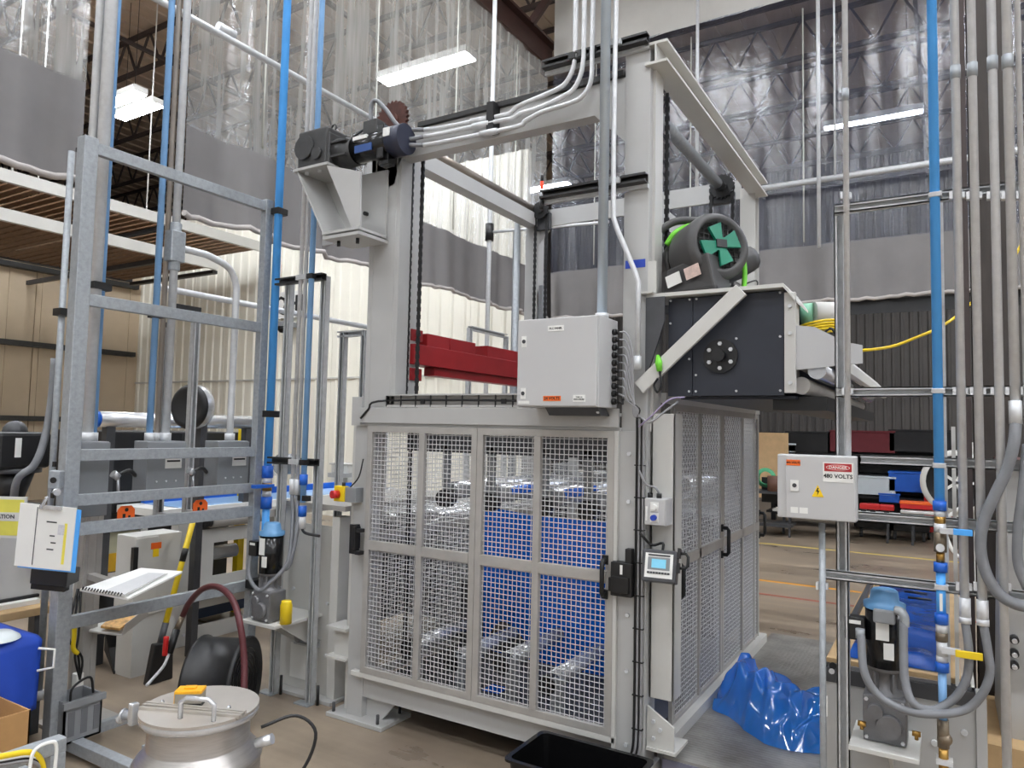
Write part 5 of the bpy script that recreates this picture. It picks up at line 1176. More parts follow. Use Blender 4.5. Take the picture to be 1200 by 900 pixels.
for k, (a, b, w_, h_, mt) in enumerate(((-14, 2, .5, 34, dgrey), (4, 20, 6, .8, dgrey), (6, 4, 3, .8, dgrey), (8, -4, 3, .8, dgrey), (5, -12, 4, .8, dgrey), (16, 12, 4, 6, M('sheet_grid', (206, 206, 210), .8, var=.1, scale=90)), (21, -4, 1.6, 24, M('highlighter', (238, 224, 90), .7, var=.05)))):
    MB().obox(cc+cr*a*S+cu_*b*S+cn*.0078, cr*w_*S, cu_*h_*S, cn*.0004).build('print', mt, cl)
bk = thing('post_brush', cc-Z*.24, 'black brush block fixed under the clipboard on the post', 'brush'); c = A(60, 676, x=-3.5); MB().obox(c-cn*.03, cr*22*S, cu_*9*S, cn*.05).build('block', black, bk, .004); MB().obox(c-cu_*12*S, cr*20*S, cu_*3*S, cn*.02).build('bristles', blackg, bk)
# clamp hardware on the post above it
t = thing('post_clamp', A(66, 565, x=-3.6), 'grey cast clamp with bolt on the near frame post above the clipboard', 'clamp'); c = A(66, 562, x=-3.58); MB().obox(c, cr*7*S, cu_*11*S, cn*.02).build('plate', galv, t, .004); cyl('eye', black, t, c+cn*.02, c+cn*.025, .014); cyl('bolt', chrome, t, c-cu_*14*S, c-cu_*14*S+cn*.03+cr*.03, .016)
# yellow STATION sign
c = A(4, 606, x=-3.75); sg = thing('station_sign', c-Z*.1, 'yellow framed station sign at the left picture edge', 'sign'); s2 = (c-EYE).dot(_f)/F_PX
r2 = (RT-UP*.02).normalized(); n2_ = r2.cross(UP).normalized(); u2_ = n2_.cross(r2)
MB().obox(c, r2*27*s2, u2_*24*s2, n2_*.005).build('frame', cream, sg); MB().obox(c+n2_*.006, r2*25*s2, u2_*21*s2, n2_*.001).build('face', M('sign_yellow', (214, 206, 86), .6, var=.08), sg); MB().obox(c+n2_*.008+u2_*1*s2, r2*20*s2, u2_*5*s2, n2_*.001).build('name_strip', cream, sg)
text('lettering', 'STATION', 6.6*s2, c+n2_*.0098+r2*1*s2+u2_*1*s2, r2, u2_, dgrey, sg)
# black motor pump above
c = A(14, 528, x=-4.25); t = thing('black_motor', c-Z*.2, 'large black motor on a narrow neck at the left picture edge', 'motor'); box('body', black, t, c.x-.14, c.x+.14, c.y-.13, c.y+.13, c.z-.09, c.z+.10, .02); MB().sphere(c+Z*.10+X*.02, .06).build('top_cap', dgrey, t); cyl('flange', dgrey, t, c-Z*.115, c-Z*.09, .14, n=28); cyl('neck', black, t, c-Z*.28, c-Z*.115, .06, .11, n=24); box('foot', black, t, c.x-.12, c.x+.12, c.y-.12, c.y+.12, c.z-.36, c.z-.28); box('label', white, t, c.x+.1405, c.x+.142, c.y-.05, c.y-.02, c.z-.03, c.z+.07); box('pedestal', cream, t, c.x-.17, c.x+.13, c.y-.2, c.y+.17, .64, c.z-.36, .005); box('sticker', orange, t, c.x+.13, c.x+.132, c.y+.06, c.y+.11, c.z-.50, c.z-.46); box('yellow_sticker', ylabel, t, c.x+.13, c.x+.132, c.y+.07, c.y+.10, c.z-.54, c.z-.50)
q = A(64, 440, x=-3.95); tube('flex_hose', rubber, t, [(c.x+.05, c.y, c.z-.33), A(20, 563, x=-4.0), A(40, 545, x=-3.95), A(52, 515, x=-3.95), A(60, 470, x=-3.95), A(64, 420, x=-3.95)], .018, 10, 6)
# bench with blue cover, paper box etc.
XB = -4.0
bn = thing('work_bench', (-4.3, 1.5, 0), 'wooden topped work bench at the left edge behind the frame', 'bench')
q0, q1 = A(0, 722, z=.62), A(90, 708, z=.62); box('top', pallet, bn, -4.9, -3.97, .6, 2.05, .60, .64, .004)
for yy in (.7, 1.95): box('leg', dgrey, bn, -4.05, -3.99, yy, yy+.05, 0, .6); box('leg', dgrey, bn, -4.85, -4.79, yy, yy+.05, 0, .6)
t = thing('paper_stack', (-4.2, 1.8, .64), 'stack of white papers and binder on the bench', 'papers'); box('sheets', paper, t, -4.4, -4.05, 1.72, 2.0, .641, .665); box('binder', black, t, -4.38, -4.1, 1.75, 2.02, .665, .68)
t = thing('blue_bin', (-3.5, 1.3, .3), 'blue cloth draped over a bin at the lower left edge', 'bin')
b0_, b1_ = A(2, 735, x=-3.55), A(51, 728, x=-3.55)
def cloth(u, v):
    y0 = b0_.y-.5; y = y0+(b1_.y-y0)*u; k = max(0, v-.35)/.65
    return Vector((-3.95+.4*min(1, v/.35)+.02*math.sin(u*17)*k, y, (.60+.02*math.sin(u*9))-.32*k+.03*math.sin(u*6)*k))
MB().grid(cloth, 30, 16).build('drape', navy, t, solid=.006); box('tub', dgrey, t, -3.9, -3.58, b0_.y-.45, b1_.y-.02, .0, .58, .01); tube('wire_handle', white, t, [(-3.54, b1_.y-.02, .56), (-3.5, b1_.y+.03, .55), (-3.5, b1_.y+.03, .47), (-3.54, b1_.y-.02, .46)], .006)
c = A(8, 722, x=-3.6); tg = thing('clear_lid', c, 'clear plastic lid lying on the blue cloth at the left edge', 'lid'); MB().lathe([(0, .02), (.06, .02), (.09, .0), (.095, -.01)], Vector((-3.62, c.y-.03, .63)), Z, 28).build('dome', clearbox, tg)
c0_ = A(38, 800, x=-3.25); bxx = thing('cardboard_box', (-3.3, c0_.y-.2, 0), 'open brown cardboard box in the lower left corner', 'box')
yb_ = c0_.y; xb0, xb1 = -3.55, -3.25
zt3 = A(35, 832, x=-3.25).z
for a in ((xb1-.006, xb1, yb_-.45, yb_), (xb0, xb0+.006, yb_-.45, yb_), (xb0, xb1, yb_-.006, yb_), (xb0, xb1, yb_-.45, yb_-.444)): box('side', cardb, bxx, *a, 0, zt3)
MB().add([(xb1, yb_-.45, zt3), (xb1, yb_, zt3), (xb1-.12, yb_, zt3-.10), (xb1-.12, yb_-.45, zt3-.10)], [(0, 1, 2, 3)]).build('flap', cardb, bxx, solid=.004); box('bottom', cardb, bxx, xb0, xb1, yb_-.45, yb_, 0, .006); box('white_insert', clearbox, bxx, xb0+.05, xb1-.1, yb_-.35, yb_-.2, .05, zt3+.08)
# basket on the near post and power strip
c = A(97, 838, x=-3.55); bs = thing('grey_basket', (-3.55, c.y, c.z-.1), 'grey slotted plastic basket with black wire handle on the near post', 'basket')
y0, y1, z0, z1 = A(75, 838, x=-3.55).y, A(119, 838, x=-3.55).y, A(97, 866, x=-3.55).z, A(97, 818, x=-3.55).z
for a in ((-3.56, -3.55, y0, y1), (-3.72, -3.71, y0, y1), (-3.72, -3.55, y0, y0+.01), (-3.72, -3.55, y1-.01, y1)):
    box('wall_side', mgrey, bs, *a, z0, z1)
box('rim', mgrey, bs, -3.555, -3.535, y0-.01, y1+.01, z1-.03, z1); box('bottom', mgrey, bs, -3.72, -3.55, y0, y1, z0, z0+.01)
sl = box('slot', M('slot_grey', (104, 106, 110), .6, var=.05), bs, -3.55, -3.548, y0+.02, y0+.05, z0+.03, z1-.05)
for k in range(1, 3): inst(sl, bs, (0, k*(y1-y0)/3, 0))
tube('wire_handle', black, bs, [(-3.56, y0+.03, z1), (-3.56, y0+.04, z1+.06), (-3.58, y1-.05, z1+.08), (-3.58, y1-.03, z1)], .006, 6, 5)
c = A(91, 800, x=-3.82); ps = thing('power_strip', c-Z*.1, 'white power strip with black cords hanging behind the near post', 'power strip'); box('body', white, ps, -3.84, -3.80, c.y-.02, c.y+.02, c.z-.12, c.z+.05, .004)
for k in range(3): tube('cord', black, ps, [(-3.8, c.y, c.z+.02), A(88+4*k, 770, x=-3.8), A(92-6*k, 745, x=-3.82), A(95-2*k, 690, x=-3.9)], .006, 6, 5)
tube('yellow_strap', yellow, ps, [A(88, 720, x=-3.8), A(87, 745, x=-3.8), A(86, 760, x=-3.8), A(91, 766, x=-3.8)], .012, 6, 4)
# foreground low frame with cables, bottom left
f0_ = A(75, 862, x=-2.55); ff = thing('low_cart_frame', (-2.55, 1.0, 0), 'low square tube cart frame with coiled cables in the bottom left corner', 'cart')
zf = f0_.z; box('top_rail', galv, ff, -2.58, -2.53, .3, f0_.y, zf-.045, zf, .003); box('post', galv, ff, -2.58, -2.53, f0_.y-.05, f0_.y, 0, zf-.045, .003); box('rear_rail', galv, ff, -3.1, -2.58, f0_.y-.05, f0_.y, zf-.2, zf-.155)
for k, (mt, r_) in enumerate(((yellow, .010), (white, .008), (black, .007), (MATS['grey_cable'], .007))):
    tube('cable', mt, ff, [A(-30, 892+k*3, x=-2.48), A(5, 886+k*3, x=-2.48), A(34, 882+k*3, x=-2.48), A(48, 892+k*2, x=-2.48), A(52, 915, x=-2.48)], r_, 8, 5)
tube('loop', white, ff, [A(34, 905, x=-2.46), A(40, 880, x=-2.46), A(58, 870, x=-2.46), A(66, 874, x=-2.46), A(64, 905, x=-2.46)], .006, 6, 5)

# ================================================================ RIGHT PIPE RACK
YR = 2.68
zr = lambda py, px=1100: A(px, py, y=YR).z
xr = lambda px, py=450: A(px, py, y=YR).x
rk = thing('strut_rack', (0, YR, 0), 'slotted steel strut rack at right carrying conduits and the danger box', 'rack')
xp = xr(985, 450)
strut(MB(), (xp, YR+.03, 0), (xp, YR+.03, zr(238, 985)), (0, -1, 0), .038, .038).build('post', strutm, rk); box('post_foot', strutm, rk, xp-.06, xp+.06, YR-.03, YR+.09, 0, .008)
for a, b in ((zr(232, 1090), 980), (zr(459, 1090), 980), (zr(540, 1050), 1008), (zr(608, 1050), 1003), (zr(685, 1080), 963)):
    strut(MB(), (xr(b), YR, a), (.75, YR, a), (0, -1, 0), .032, .026).build('cross_rail', strutm, rk)
strut(MB(), (.72, YR+.03, 0), (.72, YR+.03, 2.4), (0, -1, 0), .038, .038).build('post', strutm, rk)


def vconduit(px, py, z0, z1, r, lab, mat=emt, dy=-.032, name='conduit_pipe', coup=None):
    x_ = xr(px, py); t = thing(name, (x_, YR+dy, z0), lab, 'pipe'); cyl('pipe', mat, t, (x_, YR+dy, z0), (x_, YR+dy, z1), r, n=12)
    for a in (zr(232, px), zr(459, px), zr(685, px)):
        if z0 < a < z1: MB().box(x_-r*1.6, x_+r*1.6, YR+dy+.0, YR-.013, a-.010, a+.010).box(x_-r*1.8, x_-r*1.1, YR+dy-.012, YR+dy+.01, a-.012, a+.012).build('strap', emt, t)
    if coup: cyl('coupling', galv, t, (x_, YR+dy, coup-.022), (x_, YR+dy, coup+.022), r*1.2, n=12)
    return t, x_


vconduit(994, 350, zr(535, 995), 8.98, .0095, 'slim conduit running down the rack post into the danger box', coup=zr(116, 993))
t, x_ = vconduit(966, 800, 0, zr(612, 963), .0105, 'conduit dropping from the danger box to the floor', mat=galv); box('white_tag', white, t, x_+.011, x_+.014, YR-.04, YR-.03, zr(835, 970), zr(812, 970))
t2, x2 = vconduit(1124, 350, zr(715, 1128), 8.98, .0125, 'first grey conduit right of the blue pipe', coup=zr(90, 1120))
t3, x3 = vconduit(1144, 350, zr(715, 1150), 8.98, .0125, 'second grey conduit right of the blue pipe', coup=zr(87, 1140))
t4, x4 = vconduit(1168, 350, 0, 8.98, .0125, 'third grey conduit reaching down to the floor at right', coup=zr(80, 1161)); cyl('floor_flange', emt, t4, (x4, YR-.032, 0), (x4, YR-.032, .02), .022)
t5, x5 = vconduit(1186, 350, zr(490, 1188), 8.98, .0135, 'fourth conduit ending in a thick flexible hose at right', coup=zr(78, 1181))
t6, x6 = vconduit(1199, 350, zr(520, 1199), 8.98, .008, 'thin wire conduit at the right picture edge')
for t, x_, py in ((t2, x2, 700), (t3, x3, 700)):
    cyl('connector', emt, t, (x_, YR-.032, zr(722, 1128)), (x_, YR-.032, zr(698, 1128)), .0165, n=10); cyl('nut', emt, t, (x_, YR-.032, zr(727, 1128)), (x_, YR-.032, zr(720, 1128)), .019, n=6)
cyl('connector', emt, t5, (x5, YR-.032, zr(497, 1189)), (x5, YR-.032, zr(470, 1189)), .018, n=10)
F = lambda px, py, y=YR-.05: A(px, py, y=y)
tube('flex_hose', rubber, t2, [(x2, YR-.032, zr(725, 1128)), F(1135, 760), F(1134, 790), F(1124, 812), F(1108, 826), F(1090, 832, 2.6), F(1070, 824, 2.58), F(1061, 800, 2.6), F(1059, 770, 2.62), F(1059, 728, 2.65)], .0125, 10, 6)
tube('flex_hose', rubber, t3, [(x3, YR-.032, zr(725, 1150)), F(1158, 765), F(1160, 790), F(1150, 815), F(1130, 832), F(1095, 837, 2.58), F(1060, 832, 2.58), F(1030, 815, 2.6), F(1013, 788, 2.6), F(1009, 745, 2.64)], .0125, 10, 6)
tube('flex_hose', rubber, t5, [(x5, YR-.032, zr(495, 1189)), F(1188, 520), F(1180, 550), F(1166, 580), F(1153, 610), F(1149, 640), F(1155, 670), F(1170, 695), F(1190, 708), F(1215, 712)], .0165, 10, 6)
tube('second_loop', rubber, t6, [(x6, YR-.032, zr(521, 1199)), F(1198, 580), F(1193, 620), F(1193, 660), F(1204, 690)], .014, 10, 6)
# blue pipe with valves
xb = xr(1099, 450); bp_ = thing('air_line', (xb, YR-.03, .5), 'bright blue air pipe with two ball valves on the right rack', 'pipe'); yb_ = YR-.035
def seg(name, mat, a, b, r, n=14): return cyl(name, mat, bp_, (xb, yb_, zr(b, 1102)), (xb, yb_, zr(a, 1102)), r, n=n)
cyl('pipe', bluep, bp_, (xb, yb_, zr(586)), (xb, yb_, 8.98), .0145, n=16)
for a, b in ((586, 597), (657, 668), (716, 728), (772, 783)): seg('collar', bluec, a, b, .0195)
for a, b in ((597, 604), (728, 738), (765, 772)): seg('nipple', emt, a, b, .016, 8)
seg('union', brass, 604, 612, .016, 8); va = seg('valve_body', emt, 612, 622, .017, 8); seg('tee', dirtbrass, 622, 645, .018, 12); cyl('tee_plug', emt, bp_, (xb, yb_-.018, zr(639)), (xb, yb_-.03, zr(639)), .012); seg('stem', brass, 645, 657, .012, 8)
MB().box(xb, xb+.045, yb_-.04, yb_-.014, zr(622), zr(616)).build('lever_stem', emt, bp_); MB().box(xb+.035, xb+.085, yb_-.048, yb_-.038, zr(622), zr(615)).build('blue_lever', bluep, bp_, .002)
seg('pipe_section', bluep, 668, 716, .0135); box('pipe_label', white, bp_, xb-.004, xb+.004, yb_-.0145, yb_-.0132, zr(712), zr(692))
seg('valve_body', dirtbrass, 738, 748, .017, 8); seg('valve_body', emt, 748, 765, .015, 8)
MB().box(xb, xb+.05, yb_-.04, yb_-.014, zr(758), zr(752)).build('lever_stem', emt, bp_); MB().box(xb+.035, xb+.105, yb_-.048, yb_-.038, zr(759), zr(751)).build('yellow_lever', yellow, bp_, .002)
seg('pipe_section', bluep2, 783, 838, .012); seg('swivel', dirtbrass, 838, 870, .017, 10); MB().sphere((xb+.004, yb_, zr(860)), .021).build('elbow_ball', dirtbrass, bp_); seg('hose_tail', brass, 870, 905, .014, 10); box('hose_clamp', emt, bp_, xb-.02, xb+.025, yb_-.02, yb_+.02, zr(888), zr(882)); cyl('lower_hose', black, bp_, (xb, yb_, 0), (xb, yb_, zr(905)), .013)
for z_ in (zr(232), zr(459), zr(545), zr(685)): box('clamp', strutm, bp_, xb-.018, xb+.02, YR-.052, YR-.014, z_-.008, z_+.008, .002)
for px, lab, m_ in ((1109, 'thin grey strut edge just right of the right blue pipe', strutm), (1119, 'thin cream tube between the blue pipe and the first grey conduit', cream)):
    x_ = A(px, 620, y=2.9).x; tag(MB().box(x_-.006, x_+.006, 2.89, 2.91, 0, A(px, 500 if px > 1110 else 235, y=2.9).z).build('slim_upright', m_), lab, 'upright')
# danger box
db = thing('disconnect_box', (-.36, 2.6, 1.3), 'grey electrical box with DANGER 480 VOLTS sign on the right rack', 'electrical box')
yf = 2.585; p0_, p1_ = A(920, 531, y=yf), A(1003, 613, y=yf); x0, x1, z1, z0 = p0_.x, p1_.x, (A(920, 531, y=yf).z+A(1008, 537, y=yf).z)/2, (A(919, 607, y=yf).z+p1_.z)/2
box('body', grey2, db, x0-.028, x1, yf+.014, 2.665, z0, z1, .004); dr = box('door', grey2, db, x0+.002, x1-.002, yf, yf+.012, z0+.002, z1-.002, .003)
U = lambda a: x0+(x1-x0)*a; W = lambda b: z0+(z1-z0)*b
box('danger_sign', white, dr, U(.55), U(.97), yf-.0015, yf, W(.60), W(.90)); box('danger_band', rlabel, dr, U(.57), U(.95), yf-.0025, yf-.0015, W(.765), W(.885))
m = MB(); cx_, cz_ = (U(.57)+U(.95))/2, (W(.765)+W(.885))/2
m.prism([(cx_+.036*math.cos(a*math.pi/12), yf-.0028, cz_+.0088*math.sin(a*math.pi/12)) for a in range(24)], (0, .0003, 0)); m.build('danger_oval', white, dr)
m = MB().prism([(cx_+.034*math.cos(a*math.pi/12), yf-.0031, cz_+.0076*math.sin(a*math.pi/12)) for a in range(24)], (0, .0003, 0)); m.build('danger_oval', redp, dr)
text('danger_text', 'DANGER', .0135, (cx_, yf-.0035, cz_-.0002), X, Z, white, dr); text('voltage_text', '480 VOLTS', .0185, ((U(.55)+U(.97))/2, yf-.002, W(.69)), X, Z, ink, dr)
box('orange_label', MATS['orange_label'], dr, U(.02), U(.225), yf-.0015, yf, W(.83), W(.92)); text('orange_text', '480 VOLTS', .0095, ((U(.02)+U(.225))/2, yf-.002, W(.875)), X, Z, ink, dr)
MB().prism([(U(.39), yf-.0015, W(.36)), (U(.56), yf-.0015, W(.36)), (U(.475), yf-.0015, W(.545))], (0, .0015, 0)).build('shock_triangle', ylabel, dr)
MB().add([(U(.47), yf-.002, W(.5)), (U(.45), yf-.002, W(.44)), (U(.475), yf-.002, W(.44)), (U(.465), yf-.002, W(.375)), (U(.50), yf-.002, W(.455)), (U(.477), yf-.002, W(.46)), (U(.49), yf-.002, W(.5))], [(0, 1, 2, 5, 6), (2, 3, 4, 5)]).build('bolt_symbol', ink, dr)
box('lock', white, dr, U(.08), U(.20), yf-.003, yf, W(.43), W(.60)); cyl('keyhole', dgrey, dr, (U(.14), yf-.006, W(.52)), (U(.14), yf-.003, W(.52)), .007); box('maker_plate', white, dr, U(.08), U(.19), yf-.001, yf, W(.09), W(.18)); box('maker_plate', white, dr, U(.21), U(.33), yf-.001, yf, W(.09), W(.18))
# weathered building column behind the rack
q = A(1158, 400, y=3.6); t = thing('building_column', (q.x, 3.6, 0), 'dark brown steel building column behind the right conduits', 'column')
MB().box(q.x-.055, q.x+.07, 3.55, 3.565, 0, 8.98).box(q.x-.055, q.x+.07, 3.75, 3.765, 0, 8.98).box(q.x, q.x+.014, 3.565, 3.75, 0, 8.98).build('shaft', steelcol, t); box('base_plate', steelcol, t, q.x-.12, q.x+.13, 3.5, 3.82, 0, .02); box('paint_tag', white, t, q.x-.045, q.x-.025, 3.545, 3.55, A(1130, 540, y=3.55).z, A(1130, 498, y=3.55).z)
box('side_channel', joistm, t, q.x-.10, q.x-.065, 3.56, 3.66, 0, 8.98)

# ---------------------------------------------------------------- right drive stand and gearmotor
YS = 2.86
s0_, s1_ = A(966, 800, y=YS), A(1143, 800, y=YS); zt_ = A(1050, 795, y=YS).z
rs = thing('drive_stand', (-.15, 3.1, 0), 'light grey drive stand with the right gearmotor in the lower right corner', 'stand')
box('front_plate', grey, rs, s0_.x, s1_.x, YS, YS+.012, 0, zt_, .002); box('side_plate', cream, rs, s0_.x, s0_.x+.012, YS+.012, YS+.5, 0, zt_, .002); box('side_plate', cream, rs, s1_.x-.012, s1_.x, YS+.012, YS+.5, 0, zt_, .002)
box('top_edge', dgrey, rs, s0_.x, s1_.x, YS-.006, YS+.05, zt_-.05, zt_); box('side_lip', grey, rs, s1_.x, s1_.x+.03, YS-.01, YS+.05, 0, zt_, .002)
for px, py in ((975, 786), (1130, 858), (1132, 800), (1095, 870), (1030, 880)): q = A(px, py, y=YS); cyl('bolt', emt, rs, (q.x, YS, q.z), (q.x, YS-.01, q.z), .010, n=8)
cyl('hole', ink, rs, A(976, 772+8, y=YS)-Y*.007, A(976, 772+8, y=YS), .012)
q = A(1040, 866, y=2.74); pz = q.z; box('motor_shelf', cream, rs, q.x-.105, q.x+.095, 2.62, YS, pz-.016, pz, .002); MB().prism([(q.x+.0, 2.68, pz-.016), (q.x, YS, pz-.016), (q.x, YS, pz-.14)], (.012, 0, 0)).build('shelf_gusset', cream, rs)
gmz = (A(1040, 690, y=2.74).z-pz)/.652
gearmotor((q.x-.005, 2.745, pz), gmz, 'right gearmotor with black body and pale blue cap below the danger box', castg, 0)
tg = thing('cable_fitting', (q.x+.05, 2.66, pz+.38), 'grey elbow fitting and cover plate on the right gearmotor', 'fitting'); c = A(1036, 735-12, y=2.66); box('cover_plate', mgrey, tg, c.x-.032, c.x+.032, 2.655, 2.675, c.z-.022, c.z+.022, .006); tube('elbow', galv, tg, [A(1049, 715, y=2.66), A(1056, 717, y=2.655), A(1060, 724, y=2.65), A(1060, 734, y=2.65)], .014, 10, 4); cyl('gland', galv, tg, A(1008, 748, y=2.65), A(1008, 737, y=2.65), .014)
for px, py in ((1010, 848), (1074, 860)): c = A(px, py, y=2.68); MB().cyl(c-X*.012, c+X*.012, .009, n=8).cyl(c, c-Z*.018, .006, n=8).build('brass_cock', brass, tg)
# blue film covered table behind
tb = thing('film_table', (-.1, 3.6, 0), 'low table covered in glossy blue film behind the right gearmotor', 'table')
ta, tb_ = A(1000, 770, z=.80), A(1100, 772, z=.80)
box('top', pallet, tb, s0_.x, s1_.x-.04, YS+.05, 4.6, zt_+.001, zt_+.02, .003); 
def sheet(u, v): 
    x_ = s0_.x+.07+(s1_.x-s0_.x-.15)*u; y_ = YS+.08+1.55*v
    return Vector((x_, y_, zt_+.024+.02*max(0, NZ.noise(Vector((x_*9, y_*5, 1)))) ))
MB().grid(sheet, 24, 40).build('film_cover', filmblue, tb)
for xx in (s0_.x+.06, s1_.x-.1): box('leg', dgrey, tb, xx, xx+.04, 4.5, 4.54, 0, zt_)
box('side_rail', dgrey, tb, s0_.x+.02, s0_.x+.04, 3.4, 4.6, zt_+.02, zt_+.05)
for k in range(2): c = A(1060+4*k, 693+7*k, z=zt_+.05); cyl('black_pin', black, tb, c, c+X*.1, .006)
# pale machine block at the right picture edge
q = A(1185, 640, y=3.05); t = thing('machine_block', (q.x+.2, 3.2, 0), 'pale grey machine housing with rusty lid at the right picture edge', 'housing')
zq = A(1185, 545, y=3.05).z; MB().prism([(A(1166, 760, y=3.05).x, 3.05, 0), (1.0, 3.05, 0), (1.0, 3.05, zq), (A(1176, 560, y=3.05).x, 3.05, zq)], (0, .4, 0)).build('body', grey, t, .006); box('rusty_lid', rust, t, A(1172, 545, y=3.05).x, 1.0, 3.0, 3.45, zq, zq+.02); box('plinth', pallet, t, A(1140, 880, y=3.0).x, 1.0, 2.95, 3.5, 0, A(1180, 870, y=3.0).z)
for py in (748, 764, 778): c = A(1188, py, y=3.05); cyl('bolt', black, t, c, c-Y*.03, .014); cyl('bolt_end', chrome, t, c-Y*.03, c-Y*.05, .008)

# black tote in the foreground
bt = thing('black_tote', (-1.3, 2.75, 0), 'open black plastic tote on the floor before the gate', 'tote')
zt_b = .26; B = [A(597, 884, z=zt_b), A(640, 857, z=zt_b), A(764, 891, z=zt_b)]; B = [Vector((-1.565, 2.60, zt_b)), Vector((-1.54, 2.90, zt_b)), Vector((-1.055, 2.90, zt_b)), Vector((-1.055, 2.60, zt_b))]
def rr(cx, cy, hx, hy, z, r=.03, n=5):
    out = []
    for sx, sy, a0 in ((1, 1, 0), (-1, 1, 90), (-1, -1, 180), (1, -1, 270)):
        for k in range(n+1): a = math.radians(a0+90*k/n); out.append((cx+sx*(hx-r)+r*math.cos(a), cy+sy*(hy-r)+r*math.sin(a), z))
    return out
cx_, cy_ = -1.30, 2.745; rings = [rr(cx_, cy_, .225, .135, .005), rr(cx_, cy_, .25, .155, .245), rr(cx_, cy_, .265, .17, .25), rr(cx_, cy_, .265, .17, .26), rr(cx_, cy_, .245, .15, .26), rr(cx_, cy_, .218, .128, .02)]
n_ = len(rings[0]); m = MB(); vs = [p for r in rings for p in r]
m.add(vs, [(j*n_+i, j*n_+(i+1) % n_, (j+1)*n_+(i+1) % n_, (j+1)*n_+i) for j in range(5) for i in range(n_)]+[tuple(range(5*n_, 6*n_)), tuple(range(n_-1, -1, -1))], False); m.build('tub', blackg, bt)
for k in range(5):
    xa = cx_-.16+k*.08; MB().bar((xa, cy_-.02, .025), (xa+.05, cy_+.06, .025), .008, .012).build('floor_rib', blackg, bt); MB().bar((xa+.05, cy_+.06, .025), (xa, cy_+.12, .025), .008, .012).build('floor_rib', blackg, bt)

# ================================================================ FAR BAY BEYOND THE MACHINE
def table(px0, px1, py, yy, lab, mat=white):
    a, b = A(px0, py, y=yy), A(px1, py, y=yy); t = thing('folding_table', ((a.x+b.x)/2, yy, 0), lab, 'table'); z_ = a.z
    box('top', mat, t, a.x, b.x, yy, yy+.75, z_-.04, z_, .01)
    for xx in (a.x+.15, b.x-.15):
        for y2 in (yy+.1, yy+.65): MB().bar((xx, y2, 0), (xx+.02, y2, z_-.04), .035, .035).build('leg', dgrey, t)
    return t, z_


_, zt1 = table(905, 1052, 596, 12.2, 'white folding table with red tools behind the danger box')
_, zt2 = table(1055, 1135, 598, 12.2, 'white folding table with red case right of the other table')
def litem(name, px, py, w_, h_, d_, yy, mat, lab, cat, lid=None):
    a = A(px, py, y=yy); t = thing(name, (a.x, yy, a.z), lab, cat); box('body', mat, t, a.x-w_/2, a.x+w_/2, yy, yy+d_, a.z, a.z+h_, .01)
    box('lid', lid or mat, t, a.x-w_/2-.01, a.x+w_/2+.01, yy-.01, yy+d_+.01, a.z+h_, a.z+h_+.03, .005)
    return t
for px, w_, lab in ((1012, .12, 'red power tool at the left on the folding table'), (1023, .18, 'red power tool in the middle of the folding table'), (1039, .2, 'red power tool at the right end of the folding table')):
    a = A(px, 594, y=12.3); t = thing('power_tool', a, lab, 'tool'); box('body', redp, t, a.x-w_/2, a.x+w_/2, 12.3, 12.42, zt1+.08, zt1+.17, .02); box('grip', black, t, a.x-.04, a.x+.03, 12.32, 12.4, zt1, zt1+.08)
litem('tool_case', 1075, 597, .45, .07, .3, 12.3, redp, 'flat red tool case on the right folding table', 'case', orange)
# shelving behind with blue bins
sh = thing('shelving_unit', (-1, 14, 0), 'black shelving unit behind the folding tables', 'shelf')
xa, xb2 = A(898, 560, y=13.6).x, A(1112, 560, y=13.6).x
for py in (532, 555, 580, 605, 632): z_ = A(1000, py, y=13.6).z; box('shelf', black, sh, xa, xb2, 13.6, 14.3, z_-.04, z_)
for xx in (xa, (xa+xb2)/2, xb2): box('upright', black, sh, xx-.04, xx+.04, 14.2, 14.3, 0, A(1000, 525, y=13.6).z); 
box('back_sheet', black, sh, xa, xb2, 14.3, 14.32, .1, A(1000, 527, y=13.6).z)
for px, py, w_, h_, mt, lab in ((1068, 577, .66, .30, bluec, 'deep blue bin on the shelving unit'), (1025, 580, .62, .28, clearbox, 'clear wrapped bin on the shelving unit'), (1042, 589, .3, .12, bluec, 'small blue tool under the clear bin on the shelf')):
    litem('storage_bin', px, py, w_, h_, .5, 13.5, mt, lab, 'bin')
for px, w_, mt, lab in ((1010, 1.0, M('maroon_cloth', (104, 34, 40), .7), 'long maroon covered bundle on top of the shelving unit'), (945, .7, black, 'black covered bundle at the left on the shelving unit'), (1078, .9, black, 'black case at the right on the shelving unit'), (904, .4, black, 'tall black chair back left of the shelving unit')):
    litem('covered_bundle', px, 530, w_, .34, .6, 13.6, mt, lab, 'bundle')
# red tool cart and casters
rc_ = A(1110, 600, y=12.6); t = thing('tool_cart', (rc_.x, 13.2, 0), 'red tool cart with drawers behind the right blue pipe', 'cart'); z0, z1 = A(1110, 640, y=12.6).z, A(1110, 568, y=12.6).z
x0, x1 = A(1082, 600, y=12.6).x, A(1126, 600, y=12.6).x; box('body', redp, t, x0, x1, 13.1, 13.5, max(.12, z0), z1, .01); box('top_tray', white, t, x0, x1, 13.1, 13.5, z1, z1+.04)
for z_ in (.3, .55, .8): box('drawer_front', redp, t, x0+.03, x1-.03, 13.07, 13.1, z_, z_+.2, .005)
for xx in (x0+.06, x1-.06): cyl('caster', black, t, (xx-.02, 13.15, .06), (xx+.02, 13.15, .06), .06)
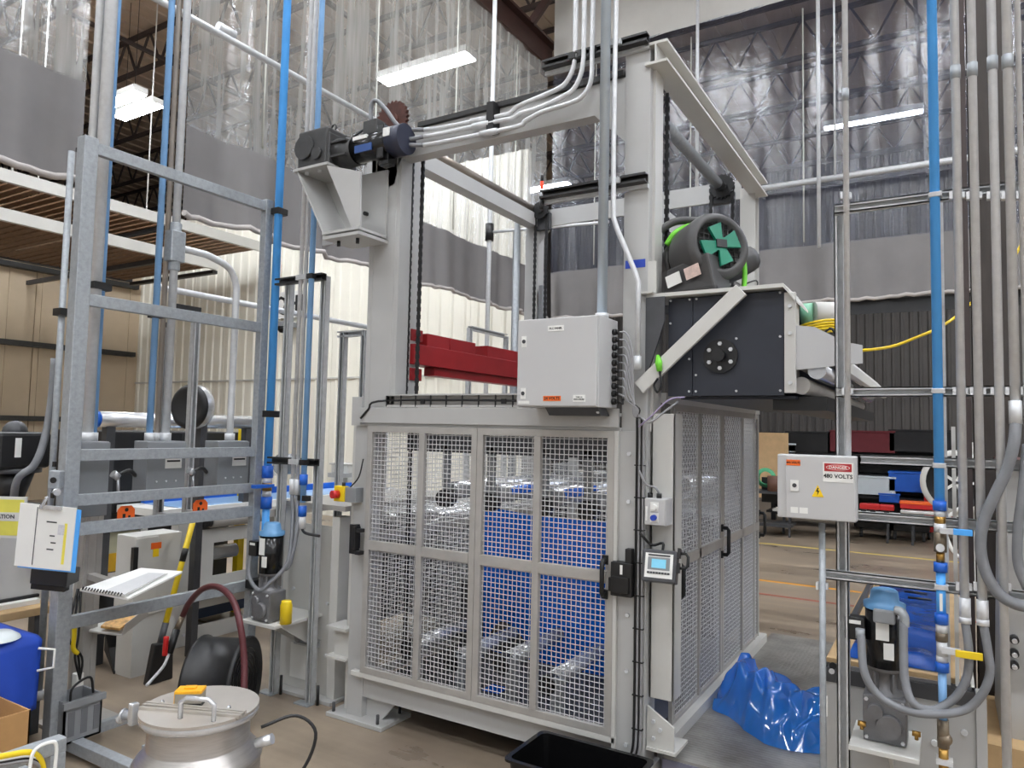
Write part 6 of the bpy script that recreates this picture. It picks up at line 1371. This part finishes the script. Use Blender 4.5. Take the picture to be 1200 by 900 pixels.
# white wheeled fan/drum machine
c = A(1121, 565, y=9.6); t = thing('spool_machine', (c.x, 9.7, 0), 'cream spool machine with black ring behind the first conduits', 'machine'); MB().lathe([(.30, 0), (.36, 0), (.36, .2), (.30, .2), (.30, 0)], c-Y*.1, Y, 36).build('ring', cream, t); MB().lathe([(0, .05), (.29, .05), (.3, .0), (.3, .2), (0, .2)], c-Y*.1, Y, 30).build('drum', black, t); box('frame', cream, t, c.x+.1, c.x+.45, 9.7, 9.9, 0, c.z+.45)
for k in range(5): q = 2*math.pi*k/5; MB().bar(c-Y*.12, c-Y*.12+X*.26*math.cos(q)+Z*.26*math.sin(q), .03, .03, up=(0, 1, 0)).build('spoke', white, t)
tube('hose_loop', white, t, [c+Vector((.05, -.15, -.25)), c+Vector((-.12, -.15, -.45)), c+Vector((-.05, -.15, -.75)), c+Vector((.1, -.15, -.85))], .02, 8, 5)
# items left of the danger box: board, dolly, desk
a = A(902, 540, y=13); t = thing('leaning_board', (a.x, 13, 0), 'tan board beyond the mesh gate', 'board'); box('board', M('tan_panel', (222, 186, 138), .6, var=.08), t, a.x-.35, a.x+.3, 13, 13.05, .5, A(902, 507, y=13).z); box('easel_leg', dgrey, t, a.x-.3, a.x-.26, 13.05, 13.1, 0, .5); box('easel_leg', dgrey, t, a.x+.2, a.x+.24, 13.05, 13.1, 0, .5)
a = A(903, 570, y=11.9); t = thing('cable_cart', (a.x, 12, 0), 'cluttered dark cart with green and brown spools beyond the mesh gate', 'cart'); box('shelf', dgrey, t, a.x-.3, a.x+.3, 11.9, 12.4, a.z-.12, a.z-.08); box('shelf', dgrey, t, a.x-.3, a.x+.3, 11.9, 12.4, .15, .2); cyl('brown_spool', M('brown_spool', (110, 78, 64), .6), t, (a.x+.03, 12.0, a.z-.08), (a.x+.03, 12.0, a.z+.16), .1); MB().lathe([(.10, 0), (.16, .03), (.10, .06)], (a.x-.12, 12.1, a.z+.12), Y, 18).build('green_coil', M('green_coil', (80, 170, 120), .5), t); box('monitor', black, t, a.x-.2, a.x+.1, 12.2, 12.25, .5, .9)
for xx in (a.x-.28, a.x+.26): box('post', dgrey, t, xx, xx+.03, 11.92, 11.95, 0, a.z)
litem('white_bucket', 922, 532, .3, .16, .3, 13.6, clearbox, 'white tub standing above the danger box corner', 'tub')
for px, lab in ((1028, 'left black wheeled dolly under the folding table'), (1068, 'right black wheeled dolly under the folding table')):
    a = A(px, 637, y=12.9); t = thing('wheeled_dolly', (a.x, 13, 0), lab, 'dolly'); box('deck', black, t, a.x-.3, a.x+.25, 12.8, 13.3, .14, .3, .01)
    for dx in (-.22, .17): cyl('wheel', dgrey, t, (a.x+dx-.02, 12.82, .07), (a.x+dx+.02, 12.82, .07), .07)
